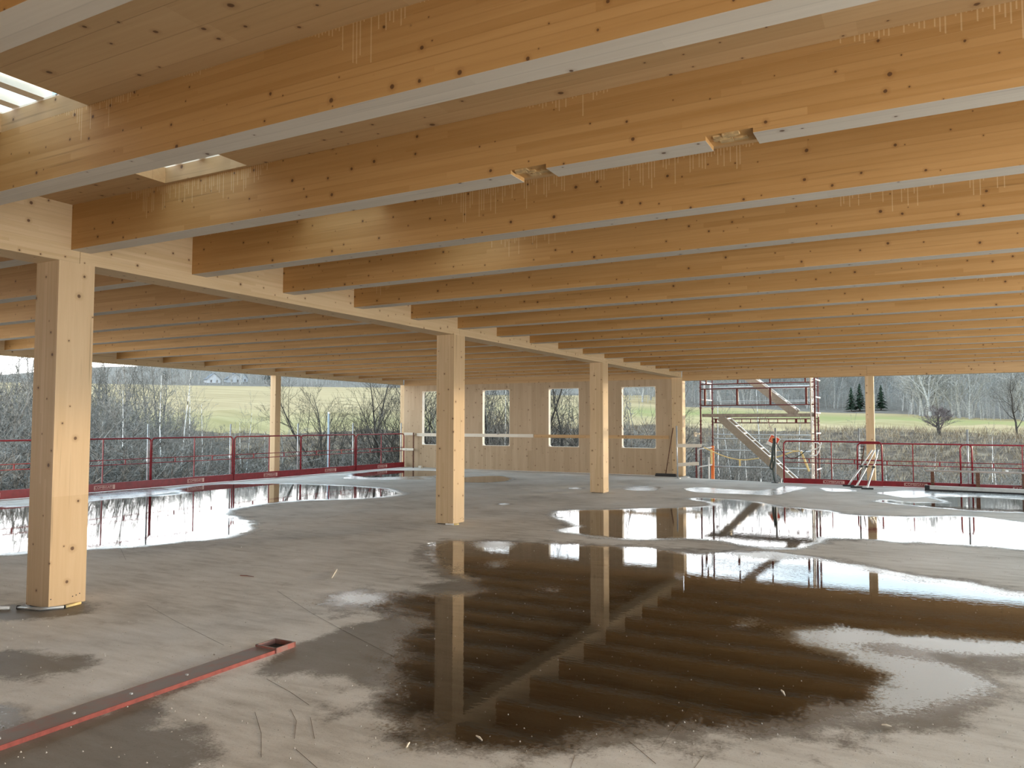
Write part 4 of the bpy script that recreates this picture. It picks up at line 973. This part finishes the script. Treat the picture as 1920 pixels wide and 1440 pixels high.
def tree(kind, u, r, vtop, label, name='bare_tree', group=None, cat='tree', h=None, wide=1.0):
    az = dirpx(u); x = CAM[0] + r * math.sin(az); y = CAM[1] + r * math.cos(az); z = gz(x, y) - 0.1
    dep = r * math.cos(az + YAW)
    if h is None: h = CAM[2] + dep * (795 - vtop) / FPX - z
    (tm, bm_), H0 = TR.choice(PROTO[kind])
    # keep clear of the building
    if r < 60:
        cr_ = {'thick': 0.45, 'open': 0.40, 'birch': 0.26}.get(kind, 0.3) * abs(h) * wide + 0.8
        while x > -10.4 - cr_ and y < 18.9 + cr_ + (1.4 if u > 1250 else 0) and r < 70:
            r += 0.5; x = CAM[0] + r * math.sin(az); y = CAM[1] + r * math.cos(az)
        z = gz(x, y) - 0.1; dep = r * math.cos(az + YAW)
        if vtop: h = max(0.8, CAM[2] + dep * (795 - vtop) / FPX - z)
    s = h / H0
    o = empty(name, (x, y, z), TR.uniform(0, 6.28)); o.scale = (s * wide, s * wide, s); tag(o, label, cat, group)
    if kind == 'wood':
        pass
    link('trunk', tm, None, o); link('branches', bm_, None, o)
    return o
def vth(u): return float(np.interp(u, [-200, 0, 60, 180, 260, 320, 380, 420, 450], [662, 672, 682, 690, 700, 716, 760, 790, 815]))
for i in range(84):
    u = -170 + 600 * (i + TR.random()) / 84
    tree('thick', u, TR.uniform(34, 66), vth(u) + 70 * TR.random() ** 0.7, 'bare grey bushy tree in the thicket beyond the left guardrail', group='thicket beyond the left guardrail', wide=1.15)
for i in range(40):
    u = -150 + 570 * (i + TR.random()) / 40
    tree('thick', u, TR.uniform(19, 27), 800 + TR.uniform(-40, 45), 'low bare grey bush close outside the left guardrail', name='bare_bush', group='low bushes outside the left guardrail', cat='bush', wide=1.5)
for u, r, vt, lab in ((200, 30, 690, 'white birch right of the nearest column'), (232, 33, 720, 'white birch above the first visible guardrail post'), (303, 36, 690, 'white birch reaching the ceiling line left of the field'), (326, 34, 680, 'tall white birch before the far wooded hill'), (357, 37, 700, 'slender white birch at the thicket middle'), (383, 33, 745, 'white birch at the right end of the thicket'), (451, 30, 760, 'slender birch left of the slim timber post'), (464, 31, 780, 'short birch just left of the slim timber post'), (497, 34, 800, 'thin birch sapling beside the slim timber post')):
    tree('birch', u, r, vt, lab, name='birch_tree', wide=0.8)
for i in range(30):
    u = -170 + 490 * (i + TR.random()) / 30
    tree('tall', u, TR.uniform(45, 70), 605 + 0.15 * max(u, 0) + TR.uniform(-8, 40), 'tall thin grey tree rising behind the left thicket', group='tall trees behind the left thicket', wide=0.8)
for u, r, vt, lab in ((605, 38, 705, 'bare dark tree right of the slim timber post'), (648, 34, 690, 'bare dark tree left of the pale blue pole'), (690, 40, 680, 'bare dark tree with wide crown behind the blue pole'), (715, 33, 690, 'bare dark tree left of the corner post'), (745, 36, 670, 'dense bare dark tree at the corner post'), (775, 30, 660, 'bare dark tree behind the left wall end'), (800, 33, 660, 'bare tree seen in the leftmost window'), (820, 28, 670, 'bare tree behind the second column'), (903, 31, 650, 'bare tree at the left of the second window'), (925, 34, 650, 'bare tree in the middle of the second window'), (948, 29, 650, 'bare tree at the right of the second window'), (1035, 30, 690, 'bare tree at the left of the third window'), (1060, 36, 690, 'bare tree in the middle of the third window'), (1080, 33, 680, 'bare tree at the right of the third window'), (1172, 40, 705, 'bare tree at the left of the rightmost window'), (1226, 50, 710, 'bare tree at the right of the rightmost window')):
    tree('open', u, r, vt, lab)
for i, u in enumerate((795, 804, 812, 820, 895, 903, 912, 921, 930, 940, 950, 958, 1024, 1034, 1045, 1055, 1066, 1078, 1090, 1170, 1180)):
    tree('birch' if i % 3 == 0 else 'thick', u, TR.uniform(24, 40), TR.uniform(690, 780), 'slender bare tree crowding the view through the timber wall windows', group='slender trees behind the timber wall', wide=0.8)
for i in range(14):
    u = 1150 + 90 * TR.random(); tree('thick', u, TR.uniform(30, 48), TR.uniform(785, 815), 'low bare bush seen through the rightmost window', name='bare_bush', group='bushes behind the rightmost window', cat='bush', wide=1.4)
for i in range(20):
    u = 440 + 320 * (i + TR.random()) / 20; tree('thick', u, TR.uniform(26, 40), TR.uniform(805, 850), 'low dark bush behind the right half of the left guardrail', name='bare_bush', group='bushes behind the left guardrail right half', cat='bush', wide=1.4)
BR = ((1350, 27, 715, 'speckled birch trunk just right of the orange sleeve'), (1376, 30, 780, 'birch trunk between orange sleeve and stairs'), (1388, 33, 760, 'slim birch trunk behind the lower stairs'), (1404, 28, 800, 'slim birch trunk below the stair middle'), (1427, 30, 700, 'tall birch rising behind the scaffold deck'), (1434, 26, 805, 'birch trunk left of the cable post'), (1491, 34, 760, 'birch behind the pale yellow tube'), (1562, 32, 812, 'birch trunk left of the dark galvanised post'), (1600, 29, 790, 'white birch beside the dark galvanised post'), (1662, 33, 835, 'thin birch right of the slim far post'), (1724, 30, 812, 'white birch left of the low bench'), (1858, 31, 805, 'white birch behind the low bench'), (1868, 35, 820, 'thin birch behind the bench right end'))
for u, r, vt, lab in BR: tree('birch', u, r, vt, lab, name='birch_tree', wide=0.75)
for i in range(44):
    u = 1285 + 700 * (i + TR.random()) / 44
    tree('thick', u, TR.uniform(27, 46), TR.uniform(835, 885), 'low bare bush on the bank beyond the far guardrail', name='bare_bush', group='bushes on the far bank', cat='bush', wide=1.5)
for i in range(22):
    u = 1285 + 190 * (i + TR.random()) / 22
    tree('thick', u, TR.uniform(30, 44), TR.uniform(790, 840), 'thin grey bush behind the scaffold', name='bare_bush', group='bushes behind the scaffold', cat='bush', wide=1.1)
o = tree('shrub', 1762, 76, 757, 'lone purple-grey shrub on the slope at far right', name='lone_shrub', cat='shrub', wide=1.9)
tree('open', 1905, 80, 690, 'bare tree at the far right edge of the view', wide=1.1)
tree('open', 1945, 76, 690, 'bare tree just past the right edge of the view', wide=1.1)
# woods on the hills
nW = 0
for i in range(195):
    u = 1180 + 850 * TR.random(); lo = 150 if u < 1700 else 128
    r = lo + 130 * TR.random() ** 1.5 + 4
    tree('wood', u, r, 0, 'bare tree in the woods on the far hillside', name='woodland_tree', group='woods on the far hillside', h=TR.uniform(9, 13), wide=1.35)
for i in range(104):
    u = 240 + 730 * TR.random(); r = 268 + 120 * TR.random() ** 1.4
    tree('wood', u, r, 0, 'bare tree in the woods above the left field', name='woodland_tree', group='woods above the left field', h=TR.uniform(8, 12), wide=1.5)
rng = random.Random(33); mb = MB()
for i in range(4200):
    left = rng.random() < 0.33
    u = rng.uniform(200, 800) if left else rng.uniform(1150, 2030)
    r = (266 + 110 * rng.random()) if left else ((150 if u < 1700 else 130) + 4 + 150 * rng.random())
    az = dirpx(u); x = CAM[0] + r * math.sin(az); y = CAM[1] + r * math.cos(az); z = gz(x, y) - 0.2; h = rng.uniform(3.5, 9.5); w = rng.uniform(0.03, 0.07)
    lx, ly = rng.uniform(-.5, .5), rng.uniform(-.5, .5)
    b = len(mb.v)
    for k in range(3): mb.v.append((x + w * math.cos(k * 2.1), y + w * math.sin(k * 2.1), z))
    mb.v.append((x + lx, y + ly, z + h)); mb.f += [(b, b + 1, b + 3), (b + 1, b + 2, b + 3), (b + 2, b, b + 3)]
    for k in range(7):
        t = rng.uniform(0.2, 0.95); a = rng.random() * 6.28; l = h * 0.28 * (1.1 - t) + 0.3; px_, py_, pz_ = x + lx * t, y + ly * t, z + h * t; ww = 0.022; c, s_ = math.cos(a), math.sin(a)
        b = len(mb.v); mb.v += [(px_ - s_ * ww, py_ + c * ww, pz_ - ww), (px_ + s_ * ww, py_ - c * ww, pz_ + ww), (px_ + c * l, py_ + s_ * l, pz_ + l * 0.8)]; mb.f.append((b, b + 1, b + 2))
tag(mb.build('woodland_scrub', M['bark_wood']), 'thin bare saplings filling the far hillside woods', 'scrub', kind='stuff')
# conifers
def conifer(seed):
    rn = random.Random(seed); T = MB().tube([(0, 0, -0.2), (0, 0, 5.8)], [0.14, 0.03], 6); B = MB()
    for i in range(15):
        z = 0.7 + 5.2 * i / 15; L = 1.5 * (1 - i / 15.5) + 0.12; n = 9
        for k in range(n):
            a = 6.283 * k / n + rn.random(); l = L * rn.uniform(0.75, 1.15); w = l * 0.30; c, s = math.cos(a), math.sin(a)
            b = len(B.v); B.v += [(0, 0, z + 0.3), (c * l * .55 - s * w, s * l * .55 + c * w, z + 0.02), (c * l, s * l, z - 0.22), (c * l * .55 + s * w, s * l * .55 - c * w, z + 0.02)]; B.f += [(b, b + 1, b + 2), (b, b + 2, b + 3)]
    return T.mesh('trunk'), B.mesh('needles')
CT, CB = conifer(4); CT.materials.append(M['bark_dark']); CB.materials.append(M['needle'])
for u, r, h, lab in ((1596, 152, 4.6, 'left dark conifer at the wood edge above the far field'), (1612, 153, 5.2, 'tallest dark conifer beside the slim far post'), (1652, 155, 4.8, 'dark conifer just right of the slim far post'), (1310, 240, 7, 'conifer high in the woods behind the scaffold left side'), (1335, 250, 7, 'conifer high in the woods near the scaffold standard'), (1400, 255, 7.5, 'conifer high in the woods above the scaffold deck'), (1560, 250, 8, 'conifer high in the woods right of the scaffold'), (1585, 255, 8, 'conifer high in the woods left of the slim far post'), (310, 300, 7, 'conifer on the hill above the left field'), (500, 300, 7, 'conifer behind the slim timber post on the hill')):
    az = dirpx(u); x = CAM[0] + r * math.sin(az); y = CAM[1] + r * math.cos(az)
    o = empty('conifer', (x, y, gz(x, y) - 0.1), TR.random() * 6); o.scale = (h / 6 * 1.15, h / 6 * 1.15, h / 6); tag(o, lab, 'tree', 'conifers'); link('trunk', CT, None, o); link('needles', CB, None, o)
# three small white houses above the left field
M['house'] = plain('white_house_wall', (0.50, 0.51, 0.53), 0.8); M['roof'] = plain('grey_roof', (0.16, 0.17, 0.19), 0.8); M['glass'] = plain('dark_pane', (0.03, 0.035, 0.045), 0.2)
for u, r, w, lab in ((397, 285, 4.2, 'left white gabled house above the left field'), (436, 290, 4.8, 'middle white gabled house above the left field'), (451, 296, 3.4, 'right small white house above the left field')):
    az = dirpx(u); x = CAM[0] + r * math.sin(az); y = CAM[1] + r * math.cos(az); z = gz(x, y) - 0.8
    o = empty('house', (x, y, z), -az + math.radians(12)); tag(o, lab, 'house', 'houses above the left field')
    a = w / 2; hb = 1.9; hr = 1.9
    mb = MB(); mb.v = [(-a, -3, 0), (a, -3, 0), (a, 3, 0), (-a, 3, 0), (-a, -3, hb), (a, -3, hb), (a, 3, hb), (-a, 3, hb), (0, -3, hb + hr), (0, 3, hb + hr)]
    mb.f = [(0, 1, 5, 8, 4), (2, 3, 7, 9, 6), (1, 2, 6, 5), (3, 0, 4, 7), (4, 8, 9, 7), (5, 6, 9, 8)]; mb.build('house_wall', M['house'], o)
    for s in (-1, 1): MB().bar((s * (a + 0.25) / 2 , -3.3, hb + hr / 2 - 0.03), (s * (a + 0.25) / 2, 3.3, hb + hr / 2 - 0.03), 0.1, math.hypot(a + 0.25, hr + 0.25), up=(-s * a, 0, hr)).build('roof_slope', M['roof'], o)
    for s in (-1, 1): MB().box(s * a * 0.45 - 0.3, s * a * 0.45 + 0.3, -3.03, -2.99, 0.7, 1.6).build('window', M['glass'], o)
# dry tufts and brush: uncountable
rng = random.Random(21); mb = MB()
for i in range(15000):
    u = rng.uniform(-200, 2050); r = 30 + 58 * rng.random() ** 0.7
    az = dirpx(u)
    x = CAM[0] + r * math.sin(az); y = CAM[1] + r * math.cos(az)
    if r > (74 if u < 900 else 86): continue
    z = gz(x, y) - 0.05; h = rng.uniform(0.25, 0.9)
    for k in range(5):
        a = rng.random() * 6.28; l = rng.uniform(0.3, 1.0) * h; w = rng.uniform(0.012, 0.04); dx, dy = math.cos(a), math.sin(a); b = len(mb.v)
        ox, oy = rng.uniform(-.35, .35), rng.uniform(-.35, .35)
        mb.v += [(x + ox - dy * w, y + oy + dx * w, z), (x + ox + dy * w, y + oy - dx * w, z), (x + ox + dx * l * 0.7, y + oy + dy * l * 0.7, z + l)]; mb.f.append((b, b + 1, b + 2))
tag(mb.build('dry_brush', M['tuft']), 'dry grass tufts and brush covering the banks', 'brush', kind='stuff')
